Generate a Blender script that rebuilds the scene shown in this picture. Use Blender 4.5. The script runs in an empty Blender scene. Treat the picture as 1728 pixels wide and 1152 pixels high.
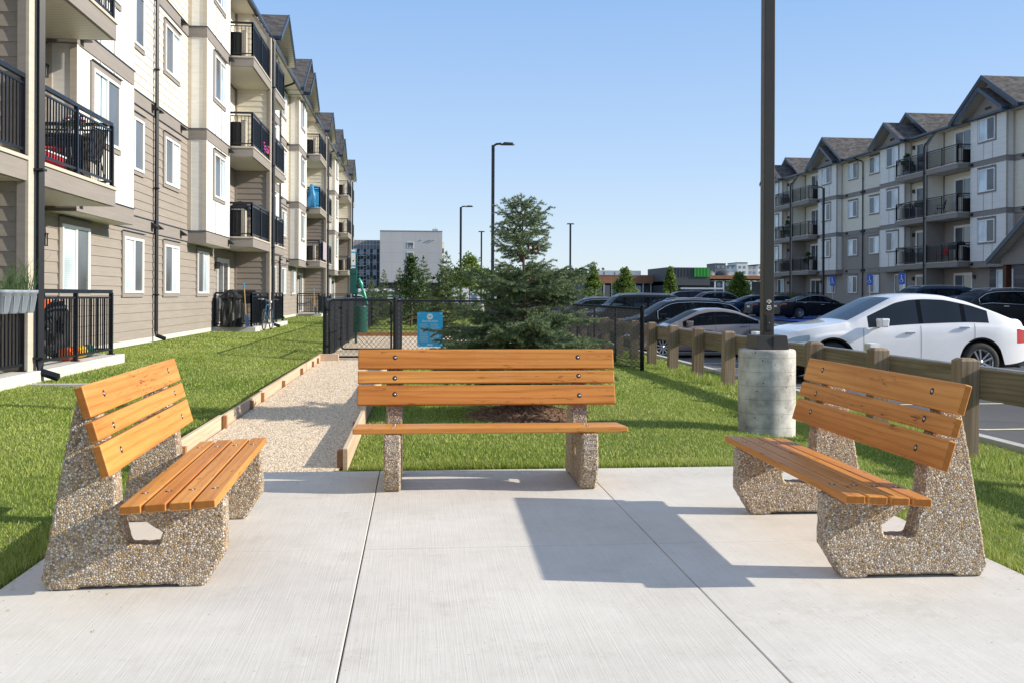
import bpy, math, random
import numpy as np
from mathutils import Vector, Matrix
PI = math.pi
rad = math.radians
SC = bpy.context.scene
COL = SC.collection
RND = random.Random(11)

# ------------------------------------------------------------------ mesh builder
class MB:
    def __init__(self):
        self.v = []; self.f = []; self.m = []; self.s = []
    def add(self, vs, fs, mi=0, smooth=False):
        b = len(self.v)
        self.v.extend([tuple(p) for p in vs])
        for f in fs:
            self.f.append([b + i for i in f]); self.m.append(mi); self.s.append(smooth)
    def quad(self, a, b, c, d, mi=0):
        self.add([a, b, c, d], [(0, 1, 2, 3)], mi)
    def box(self, x0, y0, z0, x1, y1, z1, mi=0):
        x0, x1 = min(x0, x1), max(x0, x1); y0, y1 = min(y0, y1), max(y0, y1); z0, z1 = min(z0, z1), max(z0, z1)
        v = [(x0, y0, z0), (x1, y0, z0), (x1, y1, z0), (x0, y1, z0), (x0, y0, z1), (x1, y0, z1), (x1, y1, z1), (x0, y1, z1)]
        self.add(v, [(0, 3, 2, 1), (4, 5, 6, 7), (0, 1, 5, 4), (1, 2, 6, 5), (2, 3, 7, 6), (3, 0, 4, 7)], mi)
    def frus(self, c, a, b, h, mi=0):          # tapered box: bottom half sizes a, top half sizes b
        x, y, z = c
        v = [(x - a[0], y - a[1], z), (x + a[0], y - a[1], z), (x + a[0], y + a[1], z), (x - a[0], y + a[1], z),
             (x - b[0], y - b[1], z + h), (x + b[0], y - b[1], z + h), (x + b[0], y + b[1], z + h), (x - b[0], y + b[1], z + h)]
        self.add(v, [(0, 3, 2, 1), (4, 5, 6, 7), (0, 1, 5, 4), (1, 2, 6, 5), (2, 3, 7, 6), (3, 0, 4, 7)], mi)
    def beam(self, p0, p1, w, h, mi=0, up=(0, 0, 1)):
        p0 = Vector(p0); p1 = Vector(p1); d = (p1 - p0).normalized(); u = Vector(up)
        if abs(d.dot(u)) > .98: u = Vector((1, 0, 0))
        sx = d.cross(u).normalized() * (w / 2); sz = sx.cross(d).normalized() * (h / 2)
        v = []
        for p in (p0, p1):
            v += [p - sx - sz, p + sx - sz, p + sx + sz, p - sx + sz]
        self.add(v, [(0, 1, 2, 3), (4, 7, 6, 5), (0, 4, 5, 1), (1, 5, 6, 2), (2, 6, 7, 3), (3, 7, 4, 0)], mi)
    def cyl(self, p0, p1, r0, r1=None, n=12, mi=0, cap=True, smooth=True):
        r1 = r0 if r1 is None else r1
        p0 = Vector(p0); p1 = Vector(p1); d = (p1 - p0).normalized()
        u = Vector((0, 0, 1)) if abs(d.z) < .95 else Vector((1, 0, 0))
        a = d.cross(u).normalized(); b = d.cross(a)
        v = []
        for p, r in ((p0, r0), (p1, r1)):
            for i in range(n):
                t = 2 * PI * i / n
                v.append(p + a * (r * math.cos(t)) + b * (r * math.sin(t)))
        self.add(v, [(i, (i + 1) % n, n + (i + 1) % n, n + i) for i in range(n)], mi, smooth)
        if cap:
            self.add(v[:n], [tuple(range(n))], mi); self.add(v[n:], [tuple(range(n - 1, -1, -1))], mi)
    def tube(self, pts, r, n=8, mi=0, smooth=True):
        rs = r if isinstance(r, (list, tuple)) else [r] * len(pts)
        P = [Vector(p) for p in pts]; v = []; a = None
        for i, p in enumerate(P):
            d = (P[min(i + 1, len(P) - 1)] - P[max(i - 1, 0)]).normalized()
            if a is None:
                u = Vector((0, 0, 1)) if abs(d.z) < .9 else Vector((1, 0, 0)); a = d.cross(u).normalized()
            else:
                a = (a - d * a.dot(d)).normalized()
            b = d.cross(a)
            for k in range(n):
                t = 2 * PI * k / n
                v.append(p + a * (rs[i] * math.cos(t)) + b * (rs[i] * math.sin(t)))
        f = []
        for i in range(len(P) - 1):
            for k in range(n):
                f.append((i * n + k, i * n + (k + 1) % n, (i + 1) * n + (k + 1) % n, (i + 1) * n + k))
        self.add(v, f, mi, smooth)
        self.add(v[:n], [tuple(range(n))], mi); self.add(v[-n:], [tuple(range(n - 1, -1, -1))], mi)
    def lathe(self, prof, n=24, c=(0, 0, 0), axis='z', mi=0, smooth=True):
        v = []
        for r, h in prof:
            for k in range(n):
                t = 2 * PI * k / n; x, y = r * math.cos(t), r * math.sin(t)
                if axis == 'z': p = (c[0] + x, c[1] + y, c[2] + h)
                elif axis == 'y': p = (c[0] + x, c[1] + h, c[2] + y)
                else: p = (c[0] + h, c[1] + x, c[2] + y)
                v.append(p)
        f = []
        for i in range(len(prof) - 1):
            for k in range(n):
                f.append((i * n + k, i * n + (k + 1) % n, (i + 1) * n + (k + 1) % n, (i + 1) * n + k))
        self.add(v, f, mi, smooth)
    def prism(self, poly, vec, mi=0, cap0=None, cap1=None):
        n = len(poly); V = [Vector(p) for p in poly]; e = Vector(vec)
        self.add(V + [p + e for p in V], [(i, (i + 1) % n, n + (i + 1) % n, n + i) for i in range(n)], mi)
        self.add(V, [tuple(range(n - 1, -1, -1))], mi if cap0 is None else cap0)
        self.add([p + e for p in V], [tuple(range(n))], mi if cap1 is None else cap1)
    def sphere(self, c, r, n=12, mi=0, sq=(1, 1, 1)):
        v = []; m = n // 2
        for i in range(m + 1):
            a = PI * i / m
            for k in range(n):
                t = 2 * PI * k / n
                v.append((c[0] + sq[0] * r * math.sin(a) * math.cos(t), c[1] + sq[1] * r * math.sin(a) * math.sin(t), c[2] + sq[2] * r * math.cos(a)))
        f = [(i * n + k, i * n + (k + 1) % n, (i + 1) * n + (k + 1) % n, (i + 1) * n + k) for i in range(m) for k in range(n)]
        self.add(v, f, mi, True)
    def mesh(self, name, mats):
        me = bpy.data.meshes.new(name)
        me.from_pydata(self.v, [], self.f)
        for m in (mats if isinstance(mats, (list, tuple)) else [mats]): me.materials.append(m)
        me.polygons.foreach_set('material_index', self.m)
        me.polygons.foreach_set('use_smooth', self.s)
        me.validate(); me.update()
        return me
    def build(self, name, mats, parent=None, loc=None, rotz=0, bevel=0, segs=2):
        return inst(self.mesh(name, mats), name, parent, loc, rotz, bevel, segs)

def inst(me, name, parent=None, loc=None, rotz=0, bevel=0, segs=2):
    o = bpy.data.objects.new(name, me); COL.objects.link(o)
    if parent: o.parent = parent
    if loc: o.location = loc
    if rotz: o.rotation_euler[2] = rotz
    if bevel:
        b = o.modifiers.new('bevel', 'BEVEL'); b.width = bevel; b.segments = segs; b.limit_method = 'ANGLE'; b.angle_limit = rad(40)
    return o

def np_mesh(name, verts, faces, mats, attr=None, smooth=False):
    """verts (n,3) array, faces (m,k) array of one polygon size; attr: per-face float"""
    me = bpy.data.meshes.new(name)
    n, m, k = len(verts), len(faces), faces.shape[1]
    me.vertices.add(n); me.vertices.foreach_set('co', np.ascontiguousarray(verts, dtype=np.float32).ravel())
    me.loops.add(m * k); me.loops.foreach_set('vertex_index', np.ascontiguousarray(faces, dtype=np.int32).ravel())
    me.polygons.add(m); me.polygons.foreach_set('loop_start', np.arange(0, m * k, k, dtype=np.int32))
    me.update(calc_edges=True)
    if smooth: me.polygons.foreach_set('use_smooth', np.ones(m, dtype=bool))
    for mm in (mats if isinstance(mats, (list, tuple)) else [mats]): me.materials.append(mm)
    if attr is not None:
        a = me.attributes.new('vary', 'FLOAT', 'FACE'); a.data.foreach_set('value', np.ascontiguousarray(attr, dtype=np.float32))
    return me

def tag(o, label=None, cat=None, group=None, kind=None):
    if label: o['label'] = label
    if cat: o['category'] = cat
    if group: o['group'] = group
    if kind: o['kind'] = kind
    return o
def thing(name, label, cat, loc=(0, 0, 0), rotz=0, group=None):
    o = bpy.data.objects.new(name, None); COL.objects.link(o); o.empty_display_size = .2
    o.location = loc; o.rotation_euler = (0, 0, rotz)
    return tag(o, label, cat, group)
def struct(name, me):
    return tag(inst(me, name), kind='structure')
def copy_tree(o, loc=None, rotz=None, label=None, parent=None):
    c = o.copy(); COL.objects.link(c)
    if parent: c.parent = parent
    if loc is not None: c.location = loc
    if rotz is not None: c.rotation_euler[2] = rotz
    if label: c['label'] = label
    for ch in list(o.children): copy_tree(ch, parent=c)
    return c

# site heights: pad at 0, lawn rising to the left block, falling to the car park on the right
GX = [-60, -6.6, -4, -2.4, 2.8, 4.0, 5.2, 7, 12, 25, 31, 60]
GZ = [.2, .16, .1, .0, 0.0, -.1, -.2, -.3, -.28, .05, .3, .35]
def gz(x): return float(np.interp(x, GX, GZ))

# ------------------------------------------------------------------ materials
class NT:
    def __init__(self, name):
        self.m = bpy.data.materials.new(name); self.m.use_nodes = True
        self.t = self.m.node_tree; self.n = self.t.nodes; self.l = self.t.links
        self.b = self.n['Principled BSDF']
    def new(self, typ, **kw):
        nd = self.n.new(typ)
        for k, v in kw.items():
            if k.startswith('i_'): nd.inputs[k[2:].replace('_', ' ')].default_value = v
            else: setattr(nd, k, v)
        return nd
    def link(self, a, b): self.l.new(a, b)
    def coord(self, scale=(1, 1, 1), rot=(0, 0, 0), kind='Object', seed=False):
        tc = self.new('ShaderNodeTexCoord'); mp = self.new('ShaderNodeMapping')
        mp.inputs['Scale'].default_value = scale; mp.inputs['Rotation'].default_value = rot
        self.link(tc.outputs[kind], mp.inputs['Vector'])
        if seed:
            oi = self.new('ShaderNodeObjectInfo'); mu = self.new('ShaderNodeMath', operation='MULTIPLY'); mu.inputs[1].default_value = 37.0
            self.link(oi.outputs['Random'], mu.inputs[0]); self.link(mu.outputs[0], mp.inputs['Location'])
        return mp.outputs['Vector']
    def noise(self, vec, scale, detail=4, rough=.6, out='Fac'):
        nd = self.new('ShaderNodeTexNoise'); nd.inputs['Scale'].default_value = scale; nd.inputs['Detail'].default_value = detail; nd.inputs['Roughness'].default_value = rough
        self.link(vec, nd.inputs['Vector']); return nd.outputs[out]
    def ramp(self, fac, stops, interp='LINEAR'):
        r = self.new('ShaderNodeValToRGB'); e = r.color_ramp; e.interpolation = interp
        while len(e.elements) < len(stops): e.elements.new(.5)
        for el, (p, c) in zip(e.elements, stops):
            el.position = p; el.color = (c[0], c[1], c[2], 1) if isinstance(c, (tuple, list)) else (c, c, c, 1)
        self.link(fac, r.inputs['Fac']); return r.outputs['Color']
    def mix(self, fac, a, b, typ='MIX'):
        x = self.new('ShaderNodeMix', data_type='RGBA', blend_type=typ)
        for k, val in ((0, fac), (6, a), (7, b)):
            sock = x.inputs[k]
            if hasattr(val, 'is_output'): self.link(val, sock)
            elif isinstance(val, (int, float)): sock.default_value = val if k == 0 else (val, val, val, 1)
            else: sock.default_value = (*val, 1)
        return x.outputs[2]
    def math(self, op, a, b=0.0):
        x = self.new('ShaderNodeMath', operation=op)
        for val, sock in ((a, x.inputs[0]), (b, x.inputs[1])):
            if hasattr(val, 'is_output'): self.link(val, sock)
            else: sock.default_value = val
        return x.outputs[0]
    def bump(self, h, dist=.01, strength=1.0):
        b = self.new('ShaderNodeBump'); b.inputs['Strength'].default_value = strength; b.inputs['Distance'].default_value = dist
        self.link(h, b.inputs['Height']); self.link(b.outputs['Normal'], self.b.inputs['Normal'])
    def col(self, c):
        if hasattr(c, 'is_output'): self.link(c, self.b.inputs['Base Color'])
        else: self.b.inputs['Base Color'].default_value = (*c, 1)
        return self
    def set(self, rough=.6, metal=0, spec=.5, coat=0):
        self.b.inputs['Roughness'].default_value = rough; self.b.inputs['Metallic'].default_value = metal
        self.b.inputs['Specular IOR Level'].default_value = spec; self.b.inputs['Coat Weight'].default_value = coat
        self.b.inputs['Coat Roughness'].default_value = .03
        return self

def pm(name, c, rough=.6, metal=0, var=.12, scale=3.0, bump=0, bscale=60, spec=.5, coat=0):
    """plain painted / metal / plastic surface with a slow uneven tone and a fine grain"""
    t = NT(name); v = t.coord()
    f = t.noise(v, scale, 5, .65)
    lo = tuple(x * (1 - var) for x in c); hi = tuple(min(1, x * (1 + var)) for x in c)
    t.col(t.ramp(f, [(.3, lo), (.7, hi)])); t.set(rough, metal, spec, coat)
    if bump: t.bump(t.noise(v, bscale, 3), bump)
    return t.m

M = {}
def mk_concrete_pad():
    t = NT('broomed_concrete'); v = t.coord()
    big = t.noise(v, .7, 5, .6); mid = t.noise(v, 6, 6, .7)
    vs = t.coord(scale=(150, 2.2, 1), rot=(0, 0, rad(9))); streak = t.noise(vs, 1.0, 3, .5)
    c = t.ramp(big, [(.28, (.51, .485, .445)), (.72, (.645, .625, .585))])
    c = t.mix(.35, c, t.ramp(mid, [(.3, .38), (.7, .66)]), 'SOFT_LIGHT')
    c = t.mix(.11, c, t.ramp(streak, [(.35, .2), (.65, .9)]), 'SOFT_LIGHT')
    spk = t.noise(v, 95, 2, .5); c = t.mix(t.ramp(spk, [(.70, 0), (.76, 1)]), c, (.3, .28, .25))
    stain = t.noise(v, 1.9, 7, .75); c = t.mix(t.ramp(stain, [(.56, 0), (.76, .45)]), c, (.36, .32, .27)); st2 = t.noise(v, .8, 8, .8); c = t.mix(t.ramp(st2, [(.57, 0), (.62, .16), (.66, 0)]), c, (.30, .27, .23))
    t.col(c); t.set(.88, 0, .25)
    t.bump(t.math('ADD', t.math('MULTIPLY', streak, .8), t.math('MULTIPLY', mid, .4)), .0022, .6)
    return t.m
def mk_aggregate(name, scale, tint, mortar):
    t = NT(name); tc = t.coord()
    wob = t.noise(tc, 25, 2, .5, 'Color'); vv = t.new('ShaderNodeVectorMath', operation='MULTIPLY_ADD')
    t.link(wob, vv.inputs[0]); vv.inputs[1].default_value = (.012, .012, .012); t.link(tc, vv.inputs[2])
    vo = t.new('ShaderNodeTexVoronoi', feature='F1'); vo.inputs['Scale'].default_value = scale; t.link(vv.outputs[0], vo.inputs['Vector'])
    ve = t.new('ShaderNodeTexVoronoi', feature='DISTANCE_TO_EDGE'); ve.inputs['Scale'].default_value = scale; t.link(vv.outputs[0], ve.inputs['Vector'])
    sp = t.new('ShaderNodeSeparateColor'); t.link(vo.outputs['Color'], sp.inputs[0])
    c = t.ramp(sp.outputs[0], tint, 'CONSTANT')
    c = t.mix(.35, c, t.ramp(sp.outputs[1], [(0, .15), (1, .85)]), 'SOFT_LIGHT')
    edge = t.ramp(ve.outputs['Distance'], [(.0, 0), (.16, 1)])
    c = t.mix(edge, mortar, c)
    big = t.noise(tc, 5, 4, .6); c = t.mix(.5, c, t.ramp(big, [(.3, .38), (.7, .62)]), 'SOFT_LIGHT')
    t.col(c); t.set(.55, 0, .4)
    dome = t.math('SUBTRACT', 1.0, t.math('MULTIPLY', vo.outputs['Distance'], vo.outputs['Distance']))
    t.bump(t.math('MULTIPLY', dome, t.math('POWER', edge, .5)), .5 / scale, .9)
    return t.m
def mk_wood(name, dark, light, knot, along='x', gloss=.42, scale=1.0, flecks=False):
    t = NT(name)
    sc = (1.1, 16, 16) if along == 'x' else ((16, 1.1, 16) if along == 'y' else (16, 16, 1.1))
    v = t.coord(scale=tuple(s * scale for s in sc), seed=True)
    warp = t.noise(v, .35, 3, .5, 'Color'); vm = t.new('ShaderNodeVectorMath', operation='MULTIPLY_ADD')
    t.link(warp, vm.inputs[0]); vm.inputs[1].default_value = (1.6, 1.6, 1.6); t.link(v, vm.inputs[2])
    rings = t.new('ShaderNodeTexWave', wave_type='BANDS', bands_direction='Z' if along != 'z' else 'X'); rings.inputs['Scale'].default_value = .42
    rings.inputs['Distortion'].default_value = 9.0; rings.inputs['Detail'].default_value = 3; rings.inputs['Detail Scale'].default_value = .55
    t.link(vm.outputs[0], rings.inputs['Vector'])
    sc2 = (3, 220, 220) if along == 'x' else ((220, 3, 220) if along == 'y' else (220, 220, 3))
    fib = t.noise(t.coord(scale=sc2, seed=True), 1.0, 3, .6)
    pat = t.noise(vm.outputs[0], .5, 5, .6)
    c = t.ramp(pat, [(.25, dark), (.55, light), (.8, tuple(min(1, x * 1.12) for x in light))])
    c = t.mix(t.ramp(rings.outputs['Fac'], [(.55, 0), (1, .5)]), c, dark)
    c = t.mix(t.ramp(fib, [(.56, 0), (.72, .55)]), c, knot)
    oi = t.new('ShaderNodeObjectInfo'); c = t.mix(.6, c, t.ramp(oi.outputs['Random'], [(0, .34), (1, .66)]), 'SOFT_LIGHT')
    if flecks:
        fl = t.noise(t.coord(scale=(9, 60, 60), rot=(0, .06, .05), seed=True), 1.0, 4, .65); msk = t.noise(t.coord(scale=(1.3, 5, 5), seed=True), 1.0, 3, .5)
        c = t.mix(t.math('MULTIPLY', t.ramp(fl, [(.57, 0), (.66, .9)]), t.ramp(msk, [(.48, 0), (.62, 1)])), c, knot)
        kn = t.new('ShaderNodeTexVoronoi'); kn.inputs['Scale'].default_value = 1.0; t.link(t.coord(scale=(2.6, 9, 9), seed=True), kn.inputs['Vector'])
        c = t.mix(t.ramp(kn.outputs['Distance'], [(.04, .6), (.11, 0)]), c, knot)
        wr = t.noise(t.coord(seed=True), 3.5, 5, .7); c = t.mix(t.ramp(wr, [(.58, 0), (.75, .3)]), c, tuple(x * .9 + .06 for x in light))
        geo = t.new('ShaderNodeTexCoord'); sx = t.new('ShaderNodeSeparateXYZ'); t.link(geo.outputs['Object'], sx.inputs[0]); ex = t.math('GREATER_THAN', t.math('ABSOLUTE', sx.outputs[0]), .9145)
        c = t.mix(t.math('MULTIPLY', ex, .8), c, tuple(x * .55 for x in dark))
    t.col(c); t.set(gloss, 0, .2); t.bump(t.math('ADD', fib, t.math('MULTIPLY', rings.outputs['Fac'], .4)), .0012, .5)
    return t.m
def mk_siding(name, c):
    t = NT(name); v = t.coord(scale=(1, .35, 6)); w = t.coord()
    f = t.noise(v, 3, 5, .6); g = t.noise(w, .5, 3, .5)
    c1 = t.ramp(f, [(.3, tuple(x * .92 for x in c)), (.7, tuple(min(1, x * 1.07) for x in c))])
    c1 = t.mix(.4, c1, t.ramp(g, [(.3, .42), (.7, .58)]), 'SOFT_LIGHT')
    t.col(c1); t.set(.7, 0, .2); t.bump(t.noise(t.coord(scale=(4, 4, 40)), 12, 3), .0015, .5); return t.m
def mk_soffit():
    t = NT('vented_soffit'); v = t.coord()
    w = t.new('ShaderNodeTexWave', wave_type='BANDS', bands_direction='Y'); w.inputs['Scale'].default_value = 3.2; t.link(v, w.inputs['Vector'])
    c = t.ramp(w.outputs['Fac'], [(.0, (.36, .33, .27)), (.12, (.60, .56, .47)), (1, (.64, .60, .50))])
    t.col(c); t.set(.5); t.bump(w.outputs['Fac'], .006, .6); return t.m
def mk_shingle():
    t = NT('asphalt_shingle'); tc = t.new('ShaderNodeTexCoord'); v = t.coord()
    sp = t.new('ShaderNodeSeparateXYZ'); t.link(v, sp.inputs[0])
    row = t.math('FLOOR', t.math('MULTIPLY', sp.outputs[2], 11.0))
    cx = t.math('FLOOR', t.math('MULTIPLY', t.math('ADD', sp.outputs[0], t.math('MULTIPLY', row, .377)), 4.2))
    cb = t.new('ShaderNodeCombineXYZ'); t.link(row, cb.inputs[0]); t.link(cx, cb.inputs[1])
    wn = t.new('ShaderNodeTexWhiteNoise', noise_dimensions='3D'); t.link(cb.outputs[0], wn.inputs['Vector'])
    fr = t.math('FRACT', t.math('MULTIPLY', sp.outputs[2], 11.0))
    c = t.ramp(wn.outputs['Value'], [(0, (.060, .056, .055)), (.5, (.090, .084, .082)), (1, (.14, .13, .127))])
    c = t.mix(t.ramp(fr, [(0, .65), (.14, 0)]), c, (.025, .023, .022))
    c = t.mix(.5, c, t.ramp(t.noise(v, 120, 2), [(.3, .3), (.7, .7)]), 'SOFT_LIGHT')
    t.col(c); t.set(.9, 0, .2); t.bump(fr, .012, .7); return t.m
def mk_grass_base():
    t = NT('lawn_soil'); v = t.coord()
    a = t.noise(v, .45, 5, .65); b = t.noise(v, 28, 4, .7)
    c = t.ramp(a, [(.3, (.085, .135, .025)), (.55, (.12, .17, .035)), (.75, (.18, .20, .065))])
    c = t.mix(.7, c, t.ramp(b, [(.3, .2), (.7, .8)]), 'SOFT_LIGHT'); t.col(c); t.set(.9, 0, .15)
    t.bump(b, .03, .8); return t.m
def mk_blade():
    t = NT('grass_blade'); at = t.new('ShaderNodeAttribute', attribute_name='vary')
    v = t.coord(); a = t.noise(v, .5, 4, .6)
    c = t.ramp(at.outputs['Fac'], [(0, (.07, .135, .012)), (.45, (.29, .395, .06)), (.8, (.45, .52, .12)), (1, (.64, .60, .30))])
    c = t.mix(t.ramp(a, [(.45, 0), (.7, .55)]), c, (.38, .42, .12))
    t.col(c); t.set(.5, 0, .35)
    t.b.inputs['Subsurface Weight'].default_value = 0
    tr = t.new('ShaderNodeBsdfTranslucent'); t.link(c, tr.inputs['Color']); mx = t.new('ShaderNodeMixShader'); mx.inputs[0].default_value = .3
    t.link(t.b.outputs[0], mx.inputs[1]); t.link(tr.outputs[0], mx.inputs[2]); t.link(mx.outputs[0], t.n['Material Output'].inputs['Surface']); return t.m
def mk_leaf(name, stops, trans=.3, rough=.5):
    t = NT(name); at = t.new('ShaderNodeAttribute', attribute_name='vary')
    c = t.ramp(at.outputs['Fac'], stops); t.col(c); t.set(rough, 0, .35)
    tr = t.new('ShaderNodeBsdfTranslucent'); t.link(c, tr.inputs['Color']); mx = t.new('ShaderNodeMixShader'); mx.inputs[0].default_value = trans
    t.link(t.b.outputs[0], mx.inputs[1]); t.link(tr.outputs[0], mx.inputs[2]); t.link(mx.outputs[0], t.n['Material Output'].inputs['Surface']); return t.m
def mk_gravel():
    t = NT('pea_gravel'); v = t.coord()
    vo = t.new('ShaderNodeTexVoronoi'); vo.inputs['Scale'].default_value = 55; t.link(v, vo.inputs['Vector'])
    sp = t.new('ShaderNodeSeparateColor'); t.link(vo.outputs['Color'], sp.inputs[0])
    c = t.ramp(sp.outputs[0], [(0, (.32, .22, .14)), (.25, (.60, .47, .33)), (.6, (.74, .62, .46)), (.85, (.80, .71, .58)), (.97, (.42, .33, .25))])
    c = t.mix(.6, c, t.ramp(t.noise(v, 1.3, 5, .6), [(.3, .42), (.7, .6)]), 'SOFT_LIGHT')
    t.col(c); t.set(.85, 0, .25); t.bump(t.math('SUBTRACT', 1.0, vo.outputs['Distance']), .012, .9); return t.m
def mk_asphalt():
    t = NT('asphalt'); v = t.coord()
    a = t.noise(v, .25, 5, .6); b = t.noise(v, 160, 2, .6)
    c = t.ramp(a, [(.3, (.075, .075, .08)), (.7, (.12, .12, .125))])
    c = t.mix(.6, c, t.ramp(b, [(.3, .25), (.7, .75)]), 'SOFT_LIGHT')
    cr = t.new('ShaderNodeTexVoronoi', feature='DISTANCE_TO_EDGE'); cr.inputs['Scale'].default_value = .35; t.link(v, cr.inputs['Vector'])
    c = t.mix(t.ramp(cr.outputs['Distance'], [(0, .5), (.012, 0)]), c, (.03, .03, .03))
    t.col(c); t.set(.85, 0, .3); t.bump(b, .004, .6); return t.m
def mk_formed_concrete():
    t = NT('cast_concrete'); v = t.coord()
    a = t.noise(v, 3.2, 6, .65); holes = t.new('ShaderNodeTexVoronoi'); holes.inputs['Scale'].default_value = 17; holes.inputs['Randomness'].default_value = 1; t.link(v, holes.inputs['Vector'])
    sp = t.new('ShaderNodeSeparateXYZ'); t.link(v, sp.inputs[0])
    ring = t.math('ABSOLUTE', t.math('SUBTRACT', t.math('FRACT', t.math('ADD', t.math('MULTIPLY', sp.outputs[2], 7.2), t.math('MULTIPLY', a, .12))), .5))
    seam = t.ramp(ring, [(.0, 1), (.03, 0)])
    c = t.ramp(a, [(.30, (.20, .19, .175)), (.47, (.40, .385, .36)), (.62, (.62, .60, .56))])
    c = t.mix(t.ramp(t.noise(t.coord(scale=(5, 5, 1)), 1.2, 5, .7), [(.5, 0), (.75, .5)]), c, (.62, .58, .50))
    c = t.mix(t.math('MULTIPLY', seam, .6), c, (.15, .14, .12))
    hm = t.ramp(holes.outputs['Distance'], [(.10, 1), (.15, 0)]); rs = t.new('ShaderNodeSeparateColor'); t.link(holes.outputs['Color'], rs.inputs[0])
    hm2 = t.math('MULTIPLY', hm, t.math('GREATER_THAN', rs.outputs[0], .62))
    c = t.mix(hm2, c, (.06, .055, .05))
    t.col(c); t.set(.8, 0, .3); t.bump(t.math('SUBTRACT', t.math('ADD', t.math('MULTIPLY', a, .5), t.math('MULTIPLY', seam, -.15)), hm2), .006, .7); return t.m
def mk_pane(name, c, lines=None, rough=.04, spec=1.0, var=.25, coat=0):
    t = NT(name); v = t.coord(seed=True)
    a = t.noise(v, .9, 2, .5)
    cc = t.ramp(a, [(.35, tuple(x * (1 - var) for x in c)), (.65, tuple(min(1, x * (1 + var)) for x in c))])
    if lines:
        w = t.new('ShaderNodeTexWave', wave_type='BANDS', bands_direction=lines[0]); w.inputs['Scale'].default_value = lines[1]; t.link(t.coord(), w.inputs['Vector'])
        cc = t.mix(t.ramp(w.outputs['Fac'], [(.0, .35), (.5, 0)]), cc, tuple(x * .35 for x in c))
    t.col(cc); t.set(rough, 0, spec, coat); return t.m
def mk_paint(name, c, metal=.0, rough=.28):
    t = NT(name); v = t.coord(); f = t.noise(v, 2.0, 4, .6)
    t.col(t.ramp(f, [(.3, tuple(x * .95 for x in c)), (.7, tuple(min(1, x * 1.04) for x in c))])); t.set(rough, metal, .5, .9 if max(c) > .1 else .0)
    if max(c) <= .1: t.b.inputs['IOR'].default_value = 1.3
    return t.m

TINT_L = [(0, (.42, .31, .20)), (.15, (.60, .48, .34)), (.30, (.72, .64, .53)), (.44, (.22, .18, .15)), (.50, (.58, .38, .16)), (.64, (.43, .38, .34)), (.74, (.76, .68, .55)), (.86, (.30, .21, .13)), (.93, (.50, .44, .40))]
M['pad'] = mk_concrete_pad()
M['agg'] = mk_aggregate('exposed_aggregate', 102, TINT_L, (.22, .155, .10))
M['slat'] = mk_wood('stained_cedar', (.43, .150, .029), (.62, .277, .070), (.14, .040, .010), flecks=True)
M['fence_wood'] = mk_wood('treated_timber', (.135, .105, .068), (.25, .205, .14), (.04, .03, .02), along='y', gloss=.8)
M['post_wood'] = mk_wood('weathered_post', (.165, .115, .075), (.31, .235, .165), (.06, .045, .035), along='z', gloss=.8)
M['edge_wood'] = mk_wood('edging_timber', (.44, .30, .20), (.58, .44, .32), (.25, .14, .08), along='y', gloss=.75)
M['stake_wood'] = mk_wood('stake_timber', (.27, .13, .055), (.38, .20, .095), (.12, .05, .02), along='z', gloss=.7)
M['bolt'] = pm('zinc_bolt', (.62, .63, .66), .3, .9, .1)
M['bolt_hole'] = pm('bolt_recess', (.012, .010, .01), .7)
M['taupe'] = mk_siding('taupe_siding', (.30, .267, .235))
M['cream'] = mk_siding('cream_siding', (.74, .695, .59))
M['panel'] = mk_siding('white_panel', (.76, .75, .72))
M['trim'] = mk_siding('taupe_trim', (.27, .245, .225))
M['post_trim'] = mk_siding('beige_trim', (.52, .47, .40))
M['soffit'] = mk_soffit()
M['shingle'] = mk_shingle()
M['navy'] = pm('dark_blue_fascia', (.022, .040, .075), .35, .0, .15)
M['rail'] = pm('black_railing', (.009, .012, .019), .36, .0, .2, spec=.35)
M['vinyl'] = pm('white_vinyl', (.80, .80, .79), .35, 0, .04)
M['pane_blind'] = mk_pane('pane_with_blind', (.58, .69, .76), ('Z', 9.0), .05, .6)
M['pane_screen'] = mk_pane('pane_with_screen', (.10, .112, .125), None, .16, .35)
M['pane_dark'] = mk_pane('dark_pane', (.055, .065, .07), None, .03, 1.0)
M['louver'] = pm('dark_louver', (.035, .030, .028), .6, 0, .3, 20)
M['black'] = pm('black_plastic', (.015, .015, .017), .5, 0, .2)
M['bronze'] = pm('bronze_metal', (.036, .031, .026), .42, .2, .12)
M['lamp_black'] = pm('lamp_black', (.02, .023, .028), .45, .2, .15)
M['foundation'] = pm('foundation_concrete', (.58, .56, .52), .85, 0, .15, 2, .004)
M['formed'] = mk_formed_concrete()
M['lawn'] = mk_grass_base(); M['blade'] = mk_blade()
M['gravel'] = mk_gravel(); M['asphalt'] = mk_asphalt()
M['mulch'] = pm('bark_mulch', (.24, .14, .09), .95, 0, .5, 14, .03, 60)
M['soil'] = pm('dark_soil', (.07, .05, .035), .95, 0, .4, 9, .02, 40)
M['vinyl_wire'] = pm('black_vinyl_wire', (.012, .014, .018), .35, 0, .15)
M['galv'] = pm('galvanised_steel', (.55, .57, .58), .4, .7, .15)
M['curb'] = pm('curb_concrete', (.46, .45, .43), .85, 0, .15, 3, .004)
M['line'] = pm('lot_paint', (.66, .60, .38), .7, 0, .25, 8)
M['blue_paint'] = pm('blue_lot_paint', (.025, .09, .42), .7, 0, .25, 5)
M['white'] = pm('white_paint', (.8, .8, .8), .45, 0, .03)
M['signblue'] = pm('blue_sign_paint', (.012, .40, .78), .4, 0, .04)
M['hcblue'] = pm('parking_sign_blue', (.02, .12, .55), .4, 0, .05)
M['green'] = pm('green_enamel', (.004, .078, .062), .38, 0, .1)
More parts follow.
